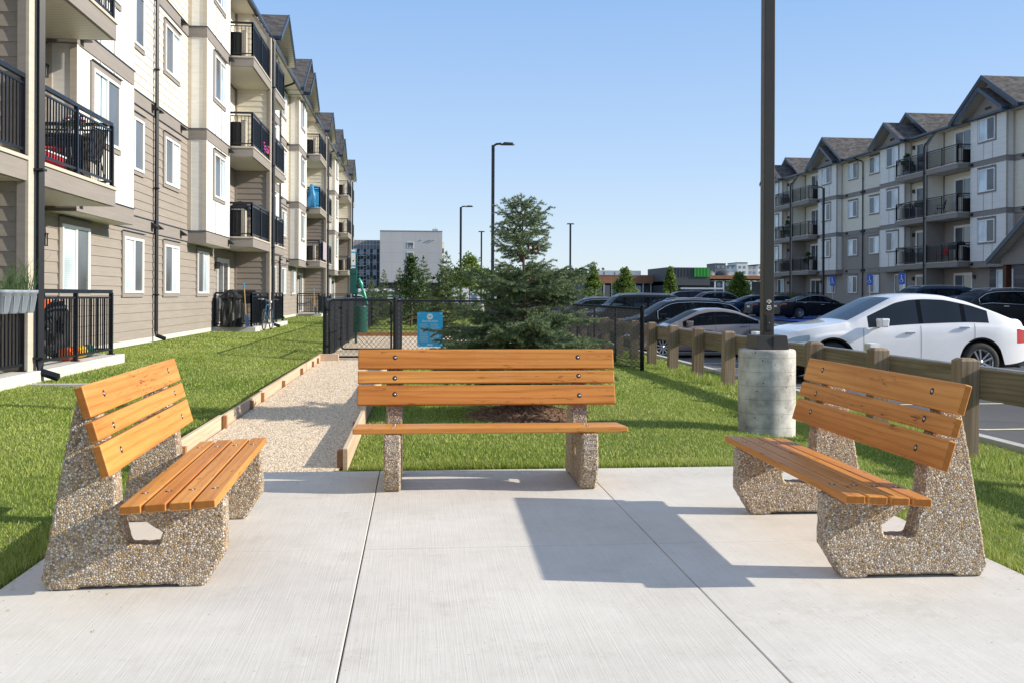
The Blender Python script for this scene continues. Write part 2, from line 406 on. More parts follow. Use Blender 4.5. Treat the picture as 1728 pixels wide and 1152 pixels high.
M['bag_green'] = pm('green_bag_film', (.02, .30, .20), .3, 0, .2)
M['needle'] = mk_leaf('spruce_needle', [(0, (.065, .105, .055)), (.4, (.135, .20, .105)), (.75, (.25, .325, .165)), (1, (.42, .43, .20))], .12, .45)
M['needle_far'] = mk_leaf('young_spruce_needle', [(0, (.06, .11, .035)), (.5, (.12, .18, .065)), (1, (.22, .26, .10))], .15, .5)
M['leaf'] = mk_leaf('broad_leaf', [(0, (.07, .13, .02)), (.5, (.14, .22, .035)), (1, (.27, .32, .07))], .3)
M['leaf_dark'] = mk_leaf('dark_leaf', [(0, (.025, .055, .016)), (.5, (.05, .10, .03)), (1, (.11, .17, .05))], .2)
M['bark'] = pm('brown_bark', (.13, .09, .06), .9, 0, .35, 12, .02, 50)
M['chive'] = mk_leaf('chive_leaf', [(0, (.06, .14, .03)), (1, (.20, .30, .09))], .3)
# ------------------------------------------------------------------ world, sun, camera
W = bpy.data.worlds.new('World'); SC.world = W; W.use_nodes = True
wn = W.node_tree.nodes; wl = W.node_tree.links
sky = wn.new('ShaderNodeTexSky'); sky.sky_type = 'NISHITA'; sky.sun_disc = False
SUN_EL, SUN_AZ = 26.0, -9.5                       # azimuth measured from +X towards +Y
sky.sun_elevation = rad(SUN_EL); sky.sun_rotation = rad(90 - SUN_AZ)
sky.air_density = 1.0; sky.dust_density = .2; sky.ozone_density = 2.2; sky.altitude = 200
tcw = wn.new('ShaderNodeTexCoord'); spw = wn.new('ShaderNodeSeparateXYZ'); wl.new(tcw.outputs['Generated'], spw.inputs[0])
rw = wn.new('ShaderNodeValToRGB'); rw.color_ramp.elements[0].position = 0; rw.color_ramp.elements[0].color = (.70, .80, .91, 1); rw.color_ramp.elements[1].position = .75; rw.color_ramp.elements[1].color = (.44, .56, .78, 1)  # overhead end of the ramp, out of view, is brightened to raise the fill
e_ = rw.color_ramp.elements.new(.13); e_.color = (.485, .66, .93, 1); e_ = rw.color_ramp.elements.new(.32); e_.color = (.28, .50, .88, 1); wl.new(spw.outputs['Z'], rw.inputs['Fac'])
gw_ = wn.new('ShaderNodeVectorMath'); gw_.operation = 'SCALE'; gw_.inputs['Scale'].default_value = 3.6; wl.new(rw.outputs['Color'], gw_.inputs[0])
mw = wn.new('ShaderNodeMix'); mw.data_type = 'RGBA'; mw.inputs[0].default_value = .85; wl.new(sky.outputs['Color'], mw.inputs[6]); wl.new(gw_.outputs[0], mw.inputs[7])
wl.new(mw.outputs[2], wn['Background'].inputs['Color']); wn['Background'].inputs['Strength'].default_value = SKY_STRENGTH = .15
sl = bpy.data.lights.new('sun', 'SUN'); sl.energy = 3.7; sl.angle = rad(.5); sl.color = (1.0, .91, .77)
so = bpy.data.objects.new('sun', sl); COL.objects.link(so)
sd = Vector((math.cos(rad(SUN_EL)) * math.cos(rad(SUN_AZ)), math.cos(rad(SUN_EL)) * math.sin(rad(SUN_AZ)), math.sin(rad(SUN_EL))))
so.rotation_euler = sd.to_track_quat('Z', 'Y').to_euler(); so.location = (30, -4, 25)
cam = bpy.data.cameras.new('camera'); co = bpy.data.objects.new('camera', cam); COL.objects.link(co)
cam.sensor_width = 36; cam.sensor_fit = 'HORIZONTAL'; cam.lens = 1640 / 1728 * 36; cam.clip_start = .1; cam.clip_end = 6000
cam.shift_y = -(576 - 498.5) / 1728
TH = rad(5.63); ROLL = .0044
fw = Vector((math.sin(TH), math.cos(TH), 0)); rt = Vector((math.cos(TH), -math.sin(TH), 0)); up = Vector((0, 0, 1))
r2 = rt * math.cos(ROLL) + up * math.sin(ROLL); u2 = up * math.cos(ROLL) - rt * math.sin(ROLL)
co.matrix_world = Matrix(((r2.x, u2.x, -fw.x, 0), (r2.y, u2.y, -fw.y, 0), (r2.z, u2.z, -fw.z, 1.31), (0, 0, 0, 1)))
SC.camera = co
SC.view_settings.view_transform = 'Standard'; SC.view_settings.look = 'None'; SC.view_settings.gamma = 1; SC.view_settings.exposure = .85
try: SC.view_settings.use_curve_mapping = False
except Exception: pass

# ------------------------------------------------------------------ ground
def sheet(name, x0, x1, y0, y1, mat, dz=0, nx=1, zf=None, ny=1):
    xs = sorted(set([x0, x1] + [g for g in GX if x0 < g < x1])); zf = zf or gz
    m = MB(); ys = [y0 + (y1 - y0) * i / ny for i in range(ny + 1)]
    v = [(x, y, zf(x) + dz) for y in ys for x in xs]; n = len(xs)
    m.add(v, [(j * n + i, j * n + i + 1, (j + 1) * n + i + 1, (j + 1) * n + i) for j in range(ny) for i in range(n - 1)])
    return struct(name, m.mesh(name, mat))
g = MB(); g.quad((-2500, -400, -.75), (2500, -400, -.75), (2500, 5000, -.75), (-2500, 5000, -.75))
M['far_ground'] = pm('far_ground', (.16, .165, .13), .95, 0, .3, .01)
struct('ground', g.mesh('ground', M['far_ground']))
sheet('lawn', -60, 6.15, -12, 92, M['lawn'], -.012)
def lot_z(x, y):
    s = min(1, max(0, (y - 18) / 10)); s = s * s * (3 - 2 * s)
    return gz(x) - .17 * s * min(1, max(0, (25 - x) / 12))
def lot_sheet(name, xs, ys, mat, dz):
    m = MB(); n = len(xs); m.add([(x, y, lot_z(x, y) + dz) for y in ys for x in xs], [(j * n + i, j * n + i + 1, (j + 1) * n + i + 1, (j + 1) * n + i) for j in range(len(ys) - 1) for i in range(n - 1)]); return struct(name, m.mesh(name, mat))
LYS = [-30, 0, 17, 18, 19, 20, 21, 22, 23, 24, 25, 26, 27, 28, 29, 60, 135]; LXS = [6.3, 7, 9, 12, 13, 16, 19, 22, 25, 31, 60]
lot_sheet('parking_lot', LXS, LYS, M['asphalt'], -.02)
cb = MB()
for (a, b) in ((-30, 92),):
    zc = gz(6.2); cb.prism([(6.15, a, zc - .3), (6.30, a, zc - .3), (6.30, a, zc + .02), (6.28, a, zc + .05), (6.15, a, zc + .05)], (0, b - a, 0))
struct('curb', cb.mesh('curb', M['curb']))
# side street and pavement beyond the lawn
sheet('street', -160, 120, 135, 165, M['asphalt'], 0, zf=lambda x: -.3)
sheet('pavement', -60, 6.15, 92, 96, M['curb'], 0, zf=lambda x: -.1)
sheet('verge', -160, 60, 96, 135, M['lawn'], 0, zf=lambda x: -.45)
# concrete pad with saw-cut joints (gaps between the slabs)
PX = [-1.82, -.262, 1.268, 2.86]; PY = [-6, -1.2, 1.9, 5.04, 7.28]
pad = MB(); G2 = .0028
for i in range(3):
    for j in range(4):
        a = G2 if i > 0 else 0; b = G2 if i < 2 else 0; c = G2 if j > 0 else 0; d = G2 if j < 3 else 0
        wx = (2.2 if i == 1 else 0)
        pad.box(PX[i] + a, PY[j] + c * .5, -.12, PX[i + 1] - b, PY[j + 1] - d * .5, .006 + RND.uniform(-.0015, .0015))
po = struct('concrete_pad', pad.mesh('concrete_pad', M['pad']))
bv = po.modifiers.new('bevel', 'BEVEL'); bv.width = .004; bv.segments = 2; bv.limit_method = 'ANGLE'
# gravel path and gravel area of the dog run
gr = MB()
gr.quad((-1.86, 7.285, .004), (-.57, 7.285, .004), (-.57, 20.0, .004), (-1.86, 20.0, .004))
gr.quad((-1.86, 20.0, .004), (4.0, 20.0, .004), (4.0, 31.0, .004), (-1.86, 31.0, .004))
struct('gravel_path', gr.mesh('gravel_path', M['gravel']))
# lot markings
ln = MB(); lx = [6.5, 7, 9, 11.6]
for k in range(18):
    y = 3.2 + 2.72 * k
    if y > 4:
        for p, q in zip(lx, lx[1:]): ln.quad((p, y - .05, lot_z(p, y) - .013), (q, y - .05, lot_z(q, y) - .013), (q, y + .05, lot_z(q, y) - .013), (p, y + .05, lot_z(p, y) - .013))
struct('lot_marking', ln.mesh('lot_marking', M['line']))
bl = MB(); bl.quad((21.0, 49.2, gz(21.0) - .014), (25, 49.2, gz(25) - .014), (25, 59.5, gz(25) - .014), (21.0, 59.5, gz(21.0) - .014))
struct('accessible_bay_paint', bl.mesh('accessible_bay_paint', M['blue_paint']))

# ------------------------------------------------------------------ grass blades
def in_lawn(x, y):
    ok = (x < 6.1)
    ok &= ~((x > -1.84) & (x < 2.88) & (y < 7.30))
    ok &= ~((x > -1.97) & (x < -.49) & (y > 7.2) & (y < 20.1))
    ok &= ~((x > -1.97) & (x < 4.1) & (y >= 20.0) & (y < 31.1))
    ok &= ~((x < -5.05) & (((y > 9.7) & (y < 17.8)) | ((y > 31.3) & (y < 39.3)) | ((y > 52.9) & (y < 60.9)) | ((y > 74.5) & (y < 82.5))))
    ok &= (x > -6.37)
    ok &= ((x - 1.19) ** 2 / .62 ** 2 + (y - 10.55) ** 2 / .62 ** 2 > 1)
    ok &= ((x - 3.565) ** 2 + (y - 9.62) ** 2 > .31 ** 2)
    return ok
def grass(rng, n, x0, x1, y0, y1, h, w, lean=.7):
    x = rng.uniform(x0, x1, n); y = rng.uniform(y0, y1, n)
    k = in_lawn(x, y); k &= (np.abs(x - y * .098) < y * .56 + 3.5)
    x = x[k]; y = y[k]; n = len(x)
    patch = .75 + .5 * (np.sin(x * 2.1 + 1.3 * np.sin(y * 1.1)) * np.sin(y * 1.7 + np.sin(x * 1.9)) * .5 + .5)
    hh = h * rng.uniform(.5, 1.2, n) * patch
    a = rng.uniform(0, 2 * PI, n); b = rng.uniform(0, 2 * PI, n); ww = w * rng.uniform(.7, 1.3, n)
    z = np.interp(x, GX, GZ) - .012
    ld = hh * lean * rng.uniform(.2, 1.2, n)
    p0 = np.stack([x - np.cos(a) * ww / 2, y - np.sin(a) * ww / 2, z], 1); p1 = np.stack([x + np.cos(a) * ww / 2, y + np.sin(a) * ww / 2, z], 1)
    mx = x + np.cos(b) * ld * .35; my = y + np.sin(b) * ld * .35; mz = z + hh * .6
    p2 = np.stack([mx + np.cos(a) * ww * .35, my + np.sin(a) * ww * .35, mz], 1); p3 = np.stack([mx - np.cos(a) * ww * .35, my - np.sin(a) * ww * .35, mz], 1)
    p4 = np.stack([x + np.cos(b) * ld, y + np.sin(b) * ld, z + hh], 1)
    V = np.stack([p0, p1, p2, p3, p4], 1).reshape(-1, 3); i = np.arange(n)[:, None] * 5
    F = np.concatenate([i + np.array([[0, 1, 2]]), i + np.array([[0, 2, 3]]), i + np.array([[3, 2, 4]])], 0)
    pz = .5 + .5 * np.sin(x * 1.3 + 2.2 * np.sin(y * .7)) * np.sin(y * .9 + 1.7 * np.sin(x * .8)); vary = np.clip(rng.normal(.36, .25, n) + .22 * pz, 0, 1); dry = rng.random(n) < (.04 + .12 * pz); vary[dry] = rng.uniform(.85, 1, dry.sum())
    return V, F, np.concatenate([vary] * 3)
rng = np.random.default_rng(5)
parts = [grass(rng, 300000, -6.3, 6.1, 2.0, 7.4, .027, .0038), grass(rng, 290000, -6.3, 6.1, 7.2, 13, .027, .005), grass(rng, 170000, -6.3, 6.1, 13, 22, .03, .008),
         grass(rng, 110000, -6.3, 6.1, 22, 40, .03, .015), grass(rng, 60000, -6.3, 6.1, 40, 90, .035, .03)]
# a taller untrimmed fringe along the pad, edging and posts
parts += [grass(rng, 16000, -.45, 2.9, 7.30, 7.50, .055, .0042, .6), grass(rng, 9000, -2.05, -1.84, 2.8, 7.3, .055, .0042, .6), grass(rng, 9000, 2.88, 3.06, 2.6, 7.4, .055, .0042, .6), grass(rng, 7000, 4.9, 5.6, 7, 20, .11, .007, .5)]
off = 0; VV = []; FF = []; AA = []
for V, F, A in parts: VV.append(V); FF.append(F + off); AA.append(A); off += len(V)
tag(inst(np_mesh('grass', np.concatenate(VV), np.concatenate(FF), M['blade'], np.concatenate(AA)), 'grass'), 'short mown green grass of the lawn around the concrete pad', 'grass', kind='stuff')

# loose pebbles on the gravel
def pebbles(rng, n, x0, x1, y0, y1, s):
    x = rng.uniform(x0, x1, n); y = rng.uniform(y0, y1, n); r = s * rng.uniform(.5, 1.3, n)
    base = np.array([[1, 0, 0], [0, 1, 0], [-1, 0, 0], [0, -1, 0], [0, 0, .75], [.6, .6, .45], [-.6, .6, .45]])[:5]
    a = rng.uniform(0, 6.28, n); ca, sa = np.cos(a), np.sin(a)
    V = base[None] * r[:, None, None] * np.array([1, .75, .8])
    X = V[..., 0] * ca[:, None] - V[..., 1] * sa[:, None] + x[:, None]; Y = V[..., 0] * sa[:, None] + V[..., 1] * ca[:, None] + y[:, None]; Z = V[..., 2] + .004
    i = np.arange(n)[:, None] * 5
    F = np.concatenate([i + np.array([[k, (k + 1) % 4, 4]]) for k in range(4)], 0)
    return np.stack([X, Y, Z], -1).reshape(-1, 3), F, np.concatenate([rng.random(n)] * 4)
pp = [pebbles(rng, 26000, -1.85, -.58, 7.3, 12, .0085), pebbles(rng, 16000, -1.85, -.58, 12, 20, .011), pebbles(rng, 260, -1.7, 2.2, 7.0, 7.28, .004)]
off = 0; VV = []; FF = []; AA = []
for V, F, A in pp: VV.append(V); FF.append(F + off); AA.append(A); off += len(V)
M['pebble'] = mk_leaf('loose_pebble', [(0, (.32, .23, .15)), (.3, (.58, .46, .33)), (.7, (.72, .61, .47)), (1, (.80, .73, .62))], 0.0, .8)
tag(inst(np_mesh('gravel', np.concatenate(VV), np.concatenate(FF), M['pebble'], np.concatenate(AA)), 'gravel'), 'loose buff pea gravel lying on the path', 'gravel', kind='stuff')

# mown clippings blown onto the pad
n = 420; ex = rng.random(n) < .7; cx_ = np.where(ex, rng.choice([-1.8, 2.84], n) + rng.normal(0, .22, n), rng.uniform(-1.8, 2.8, n)); cy_ = np.where(ex, rng.uniform(2.6, 7.2, n), 7.26 - np.abs(rng.normal(0, .35, n)))
cx_ = np.clip(cx_, -1.8, 2.84); ca = rng.uniform(0, 6.28, n); l_ = rng.uniform(.005, .013, n); w_c = .0016; zc_ = np.full(n, .0105)
dx_, dy_ = np.cos(ca) * l_, np.sin(ca) * l_; nx_, ny_ = -np.sin(ca) * w_c, np.cos(ca) * w_c
Vc = np.stack([np.stack([cx_ - dx_ - nx_, cy_ - dy_ - ny_, zc_], 1), np.stack([cx_ + dx_ - nx_, cy_ + dy_ - ny_, zc_ + .002], 1), np.stack([cx_ + dx_ + nx_, cy_ + dy_ + ny_, zc_ + .003], 1), np.stack([cx_ - dx_ + nx_, cy_ - dy_ + ny_, zc_ + .001], 1)], 1).reshape(-1, 3)
tag(inst(np_mesh('grass_clippings', Vc, np.arange(4 * n).reshape(-1, 4), M['blade'], rng.uniform(.4, 1, n)), 'grass_clippings'), 'dry grass clippings scattered near the edges of the concrete pad', 'clippings', kind='stuff')
# ------------------------------------------------------------------ benches
LEG = [(-.087, 0), (-.185, 0), (-.2, .014), (-.61, .014), (-.63, 0), (-.742, 0), (-.775, .05), (-.755, .17), (-.688, .56), (-.632, .83), (-.618, .858), (-.567, .858), (-.468, .53), (-.456, .385), (-.448, .33), (-.412, .2), (-.4, .192), (-.29, .192), (-.278, .198), (-.262, .245), (-.335, .295), (-.405, .335), (-.406, .369), (-.006, .388), (.008, .378), (.012, .15), (-.075, .008)]
def leg_mesh(seed):
    # thick slab with softened arrises, slightly lumpy outline
    rr = random.Random(seed); m = MB(); TH_ = .112; c = .012
    # densify outline
    pts = []
    n = len(LEG)
    for i in range(n):
        a = Vector(LEG[i]); b = Vector(LEG[(i + 1) % n]); k = max(1, int((b - a).length / .018))
        for j in range(k):
            p = a.lerp(b, j / k)
            if p.y > .003: p = p + Vector((rr.uniform(-1, 1), rr.uniform(-1, 1))) * .0022
            pts.append(p)
    N = len(pts)
    def inset(d):
        out = []
        for i in range(N):
            t = (pts[(i + 2) % N] - pts[(i - 2) % N]).normalized(); nrm = Vector((-t.y, t.x))
            out.append(pts[i] + nrm * d)
        return out
    # outline runs clockwise: find inward side by area sign
    ar = sum(pts[i].x * pts[(i + 1) % N].y - pts[(i + 1) % N].x * pts[i].y for i in range(N))
    sg = 1 if ar > 0 else -1
    ins = inset(c * sg)
    rings = [(ins, -TH_ / 2), (pts, -TH_ / 2 + c), (pts, TH_ / 2 - c), (ins, TH_ / 2)]
    v = [(u + (rr.uniform(-.0015, .0015) if abs(u) < TH_ / 2 - .005 else 0), p.x, p.y) for ring, u in rings for p in ring]
    f = []
    for r in range(3):
        for i in range(N):
            f.append((r * N + i, r * N + (i + 1) % N, (r + 1) * N + (i + 1) % N, (r + 1) * N + i))
    m.add(v, f); m.add(v[:N], [tuple(range(N - 1, -1, -1))]); m.add(v[3 * N:], [tuple(range(N))])
    return m
def slat_mb(L, wd, th=.038):
    m = MB(); k = 8
    m.box(-L / 2, -th / 2, -wd / 2, L / 2, th / 2, wd / 2); return m
def bolt_mb():
    m = MB()
    m.lathe([(.0165, -.001), (.0165, .0009), (.001, .0010)], 20, axis='y', mi=1)
    m.lathe([(.0072, .0010), (.0068, .0026), (.004, .0034), (.0005, .0036)], 14, axis='y', mi=0)
    return m
def make_bench():
    root = thing('park_bench', 'wooden slat bench facing the camera across the back of the pad', 'bench', group='benches around the concrete pad')
    for i, sx in enumerate((-1, 1)):
        lm = leg_mesh(3 + i); lo = lm.build('leg', M['agg'], root, (sx * .657, 0, .006))
    bolt = bolt_mb().mesh('bolt', [M['bolt'], M['bolt_hole']])
    L = 1.83; t = .2896; vb, wb = -.4312, .5363; d = 0
    for wd in (.14, .089, .14):
        dc = d + wd / 2; v = vb - dc * math.sin(t); w = wb + dc * math.cos(t)
        s = slat_mb(L, wd).build('back_slat', M['slat'], root, bevel=.007, segs=3)
        # local y of slat: thickness; front face is +v
        s.location = (0, v - .019 * math.cos(t), w - .019 * math.sin(t) + .006); s.rotation_euler = (t, 0, 0)
        for bx in (-.655, .655):
            b = inst(bolt, 'bolt', s, (bx, .0186, RND.uniform(-.01, .01)))
        d += wd + .0154
    for k in range(4):
        vv = -.0445 - k * (.089 + .013); ww = .431 - .055 * (-vv) - .019
        s = slat_mb(L, .089).build('seat_slat', M['slat'], root, bevel=.007, segs=3)
        s.location = (0, vv, ww + .006); s.rotation_euler = (rad(90) + .05, 0, 0)
        for bx in (-.655, .655):
            b = inst(bolt, 'bolt', s, (bx + RND.uniform(-.008, .008), .0186, 0))
    return root
# bench local axes: x along the seat, +y towards the sitter's knees -> the middle one is turned to face -Y
B0 = make_bench()
B0.location = (.504, 6.414, 0); B0.rotation_euler[2] = PI + rad(-.47)
copy_tree(B0, (-.88, 5.169, 0), PI + rad(91.98), 'wooden slat bench at the left of the pad, facing right towards the lamp post')
copy_tree(B0, (1.916, 5.045, 0), PI + rad(-91.3), 'wooden slat bench at the right of the pad, before the concrete lamp base')
# ------------------------------------------------------------------ apartment blocks
# local frame: x = out of the facade (o), y = along it (s), z up from the ground-floor slab
ST = 2.87; EZ = 11.08; BD = 1.24; BO = .52
M['batten'] = mk_siding('grey_batten', (.50, .49, .48))
def lap(mb, p, q, nrm, z0, z1, mi, ex=.2):
    """lap siding: tilted boards with a shadow-casting lower lip"""
    p = Vector((p[0], p[1], 0)); q = Vector((q[0], q[1], 0)); n = Vector((nrm[0], nrm[1], 0))
    z = z0
    while z < z1 - .005:
        zt = min(z + ex, z1); a = n * .020; b = n * .004; Z = Vector((0, 0, 1))
        mb.add([p + a + Z * z, q + a + Z * z, q + b + Z * zt, p + b + Z * zt, p + Z * z, q + Z * z], [(0, 1, 2, 3), (4, 5, 1, 0)], mi)
        z = zt
def win_meshes(w, h, key, trim=True, ground=False):
    fr = MB(); t = .09
    # flat casing (trim) then white vinyl frame
    if trim:
        fr.box(.004, -w / 2 - t, h, .034, w / 2 + t, h + t + .03, 1); fr.box(.004, -w / 2 - t, -t, .034, w / 2 + t, 0, 1)
        fr.box(.004, -w / 2 - t, 0, .034, -w / 2, h, 1); fr.box(.004, w / 2, 0, .034, w / 2 + t, h, 1)
        fr.box(.034, -w / 2 - t - .02, h + t + .03, .07, w / 2 + t + .02, h + t + .045, 2)
    f = .055
    fr.box(.006, -w / 2, 0, .058, w / 2, f, 0); fr.box(.006, -w / 2, h - f, .058, w / 2, h, 0)
    fr.box(.006, -w / 2, f, .058, -w / 2 + f, h - f, 0); fr.box(.006, w / 2 - f, f, .058, w / 2, h - f, 0)
    fr.box(.006, -.03, f, .052, .03, h - f, 0)
    fr.box(.006, .03, f, .046, .065, h - f, 0); fr.box(.006, w / 2 - f - .03, f, .046, w / 2 - f, h - f, 0)
    out = [fr.mesh('window_' + key, [M['vinyl'], M['trim'], M['navy']])]
    for flip in (1, -1):
        pa = MB()
        a0, a1 = (.03, w / 2 - f), (-w / 2 + f, -.03)
        if flip < 0: a0, a1 = a1, a0
        pa.quad((.030, a0[0], f), (.030, a0[1], f), (.030, a0[1], h - f), (.030, a0[0], h - f), 0)
        pa.quad((.020, a1[0], f), (.020, a1[1], f), (.020, a1[1], h - f), (.020, a1[0], h - f), 1)
        out.append(pa.mesh('pane_' + key, [M['pane_screen'], M['pane_blind']]))
    return out
def railing_mb(pts, z=0, h=1.07):
    """aluminium picket railing along a list of (o, s) points"""
    m = MB()
    for (a, b) in zip(pts, pts[1:]):
        A = Vector((a[0], a[1], z)); B = Vector((b[0], b[1], z)); L = (B - A).length; d = (B - A) / L
        m.beam(A + Vector((0, 0, h)), B + Vector((0, 0, h)), .055, .06); m.beam(A + Vector((0, 0, .09)), B + Vector((0, 0, .09)), .03, .035)
        m.beam(A + Vector((0, 0, h - .1)), B + Vector((0, 0, h - .1)), .025, .03)
        k = max(2, int(round(L / .112)))
        for i in range(1, k):
            p = A + d * (L * i / k); m.beam(p + Vector((0, 0, .09)), p + Vector((0, 0, h - .1)), .017, .017)
        np_ = 2 if L > 2.4 else 1
        for i in range(np_ + 1):
            p = A + d * (L * i / np_); m.beam(p, p + Vector((0, 0, h - .02)), .06, .06); m.beam(p, p + Vector((0, 0, .015)), .11, .11)
    return m
WIN_W = WIN_B = WIN_G = None
def apartment(name, label, loc, rotz, Ps, Cs, s0, s1, flush_side, skip_ground=None, vents=True):
    root = thing(name, label, 'apartment block', loc, rotz)
    global WIN_W, WIN_B, WIN_G
    if WIN_W is None:
        WIN_W = win_meshes(1.5, 1.2, 'wall'); WIN_B = win_meshes(1.6, 1.28, 'bay'); WIN_G = win_meshes(1.5, 1.25, 'ground')
    # --- walls
    w = MB(); D = 13.5
    lap(w, (0, s0), (0, s1), (1, 0), 0.0, 2 * ST - .05, 0); lap(w, (0, s0), (0, s1), (1, 0), 2 * ST - .05, EZ, 1)
    for sy, sgn in ((s0, -1), (s1, 1)):
        lap(w, (-D, sy), (0, sy), (0, sgn), 0, 2 * ST - .05, 0); lap(w, (-D, sy), (0, sy), (0, sgn), 2 * ST - .05, EZ, 1)
        w.box(-.02, sy - .02, 0, .028, sy + .02, EZ, 2)
    w.quad((-D, s0, 0), (-D, s1, 0), (-D, s1, EZ), (-D, s0, EZ), 0)
    w.box(-D, s0, -.6, .012, s1, -.003, 3)
    w.build('wall', [M['taupe'], M['cream'], M['trim'], M['foundation']], root)
    # --- horizontal bands
    b = MB()
    for n in (1, 2, 3):
        z = n * ST
        b.box(.0, s0, z - .36, .036, s1, z - .07); b.box(.036, s0, z - .07, .06, s1, z - .05, 1); b.box(.0, s0, z - .375, .042, s1, z - .36, 1)
    b.build('band', [M['trim'], M['navy']], root)
    # --- bays (mirror symmetric, so one mesh)
    bw = 3.4; bay = MB(); zb = ST - .40
    bay.box(.0, -bw / 2, zb + .06, BO, bw / 2, EZ - .02, 0)
    bay.box(-.0, -bw / 2 - .02, zb - .0, BO + .022, bw / 2 + .02, zb + .33, 1)
    bay.box(.02, -bw / 2 + .02, zb - .006, BO, bw / 2 - .02, zb, 2)
    for n in (2, 3):
        z = n * ST; bay.box(-.0, -bw / 2 - .022, z - .36, BO + .024, bw / 2 + .022, z - .07, 1); bay.box(0, -bw / 2 - .04, z - .07, BO + .045, bw / 2 + .04, z - .052, 3)
    bay.box(0, -bw / 2 - .04, zb + .33, BO + .045, bw / 2 + .04, zb + .345, 3)
    for n in (1, 2, 3):
        z0 = n * ST - .05; z1 = (n + 1) * ST - .37 if n < 3 else EZ - .03
        for yy in (-bw / 2, -.42, .42, bw / 2):
            e = .05 if abs(yy) > 1 else .022
            yc = yy - math.copysign(e - .008, yy) if abs(yy) > 1 else yy
            bay.box(BO, yc - e, z0, BO + .02, yc + e, z1, 0 if abs(yy) > 1 else 5)
        for sg in (-1, 1):
            bay.box(BO - .1, sg * bw / 2, z0, BO + .018, sg * (bw / 2 + .016), z1, 4); bay.box(.0, sg * bw / 2, z0, .12, sg * (bw / 2 + .014), z1, 4)
    bme = bay.mesh('bay', [M['panel'], M['trim'], M['soffit'], M['navy'], M['post_trim'], M['batten']])
    vh = MB(); vh.prism([(0, -.09, 0), (.16, -.09, -.12), (.16, -.09, -.15), (0, -.09, -.15)], (0, .18, 0)); vme = vh.mesh('vent_hood', M['black'])
    dr = MB()      # patio door
    dr.box(.004, -.98, .0, .05, -.90, 2.1, 0); dr.box(.004, .90, 0, .05, .98, 2.1, 0); dr.box(.004, -.98, 2.1, .05, .98, 2.18, 0)
    for (a, c, o) in ((-.9, .03, .04), (-.03, .9, .03)):
        dr.box(.004, a, .03, o, a + .06, 2.1, 0); dr.box(.004, c - .06, .03, o, c, 2.1, 0); dr.box(.004, a + .06, .03, o, c - .06, .1, 0); dr.box(.004, a + .06, 2.03, o, c - .06, 2.1, 0)
    dme = dr.mesh('patio_door', [M['vinyl']])
    dp = MB(); dp.quad((.028, -.84, .1), (.028, -.03, .1), (.028, -.03, 2.03), (.028, -.84, 2.03), 0); dp.quad((.02, .03, .1), (.02, .84, .1), (.02, .84, 2.03), (.02, .03, 2.03), 1)
    dpm = dp.mesh('door_pane', [M['pane_screen'], M['pane_dark']])
    lm = MB(); lm.box(.0, -.05, -.12, .03, .05, .12); lm.box(.03, -.07, -.11, .15, .07, -.09); lm.box(.03, -.07, .09, .16, .07, .11)
    for a in (-.06, .06):
        for o in (.04, .14): lm.box(o - .008, a - .008, -.09, o + .008, a + .008, .09)
    lm.box(.055, -.045, -.088, .125, .045, .088, 1)
    lme = lm.mesh('wall_lamp', [M['black'], M['pane_screen']])
    bal = {}
    for sg in (1, -1):
        q = MB(); y0, y1 = sg * .14, sg * 3.7
        q.box(.03, y0, -.33, BD, y1, -.055, 0); q.box(.03, y0, -.055, BD + .025, y1 + sg * .025, -.005, 1); q.box(.05, y0, -.336, BD - .06, y1 - sg * .06, -.33, 2)
        me = q.mesh('balcony', [M['trim'], M['post_trim'], M['soffit']])
        rme = railing_mb([(BD - .05, y0), (BD - .05, y1 - sg * .06), (.06, y1 - sg * .06)]).mesh('railing', M['rail'])
        c = MB(); ye = y1 - sg * .16
        c.box(.12, ye, .03, .80, ye - sg * .34, .80, 0)
        for k in range(9): c.box(.15 + k * .072, ye, .08, .165 + k * .072, ye + sg * .012, .75, 1)
        c.box(.84, ye + sg * .02, .0, .97, ye - sg * .3, .86, 2)
        cme = c.mesh('condenser', [M['louver'], M['black'], M['post_trim']])
        bal[sg] = (me, rme, cme)
    pt = MB()
    pw = MB()      # party wall with post trim
    ZT = EZ - .98
    for f0, mi in ((0, 0), (2 * ST - .05, 1)):
        z1 = 2 * ST - .05 if f0 == 0 else ZT
        for sg in (-1, 1): lap(pw, (0, sg * .11), (BD - .02, sg * .11), (0, sg), f0, z1, mi)
    for k in range(5):                    # raked head of the party wall running back under the eave
        za, zb2 = ZT + .175 * k, ZT + .175 * (k + 1); oe = BD - .02 - (BD - .02 - .66) * (k + .5) / 5
        for sg in (-1, 1): lap(pw, (0, sg * .11), (oe, sg * .11), (0, sg), za, zb2, 1, .18)
    pw.beam((BD - .04, 0, ZT - .01), (.62, 0, EZ - .12), .30, .10, 3)
    for sg in (-1, 1):
        pw.box(BD - .13, sg * .11, -.05, BD - .02, sg * .15, ZT - .02, 3); pw.box(.0, sg * .11, -.05, .09, sg * .15, EZ - .14, 3)
    pw.box(BD - .02, -.15, -.05, BD + .02, .15, ZT + .04, 2)
    pme = pw.mesh('party_wall', [M['taupe'], M['cream'], M['post_trim'], M['trim']])
    side_bays = []
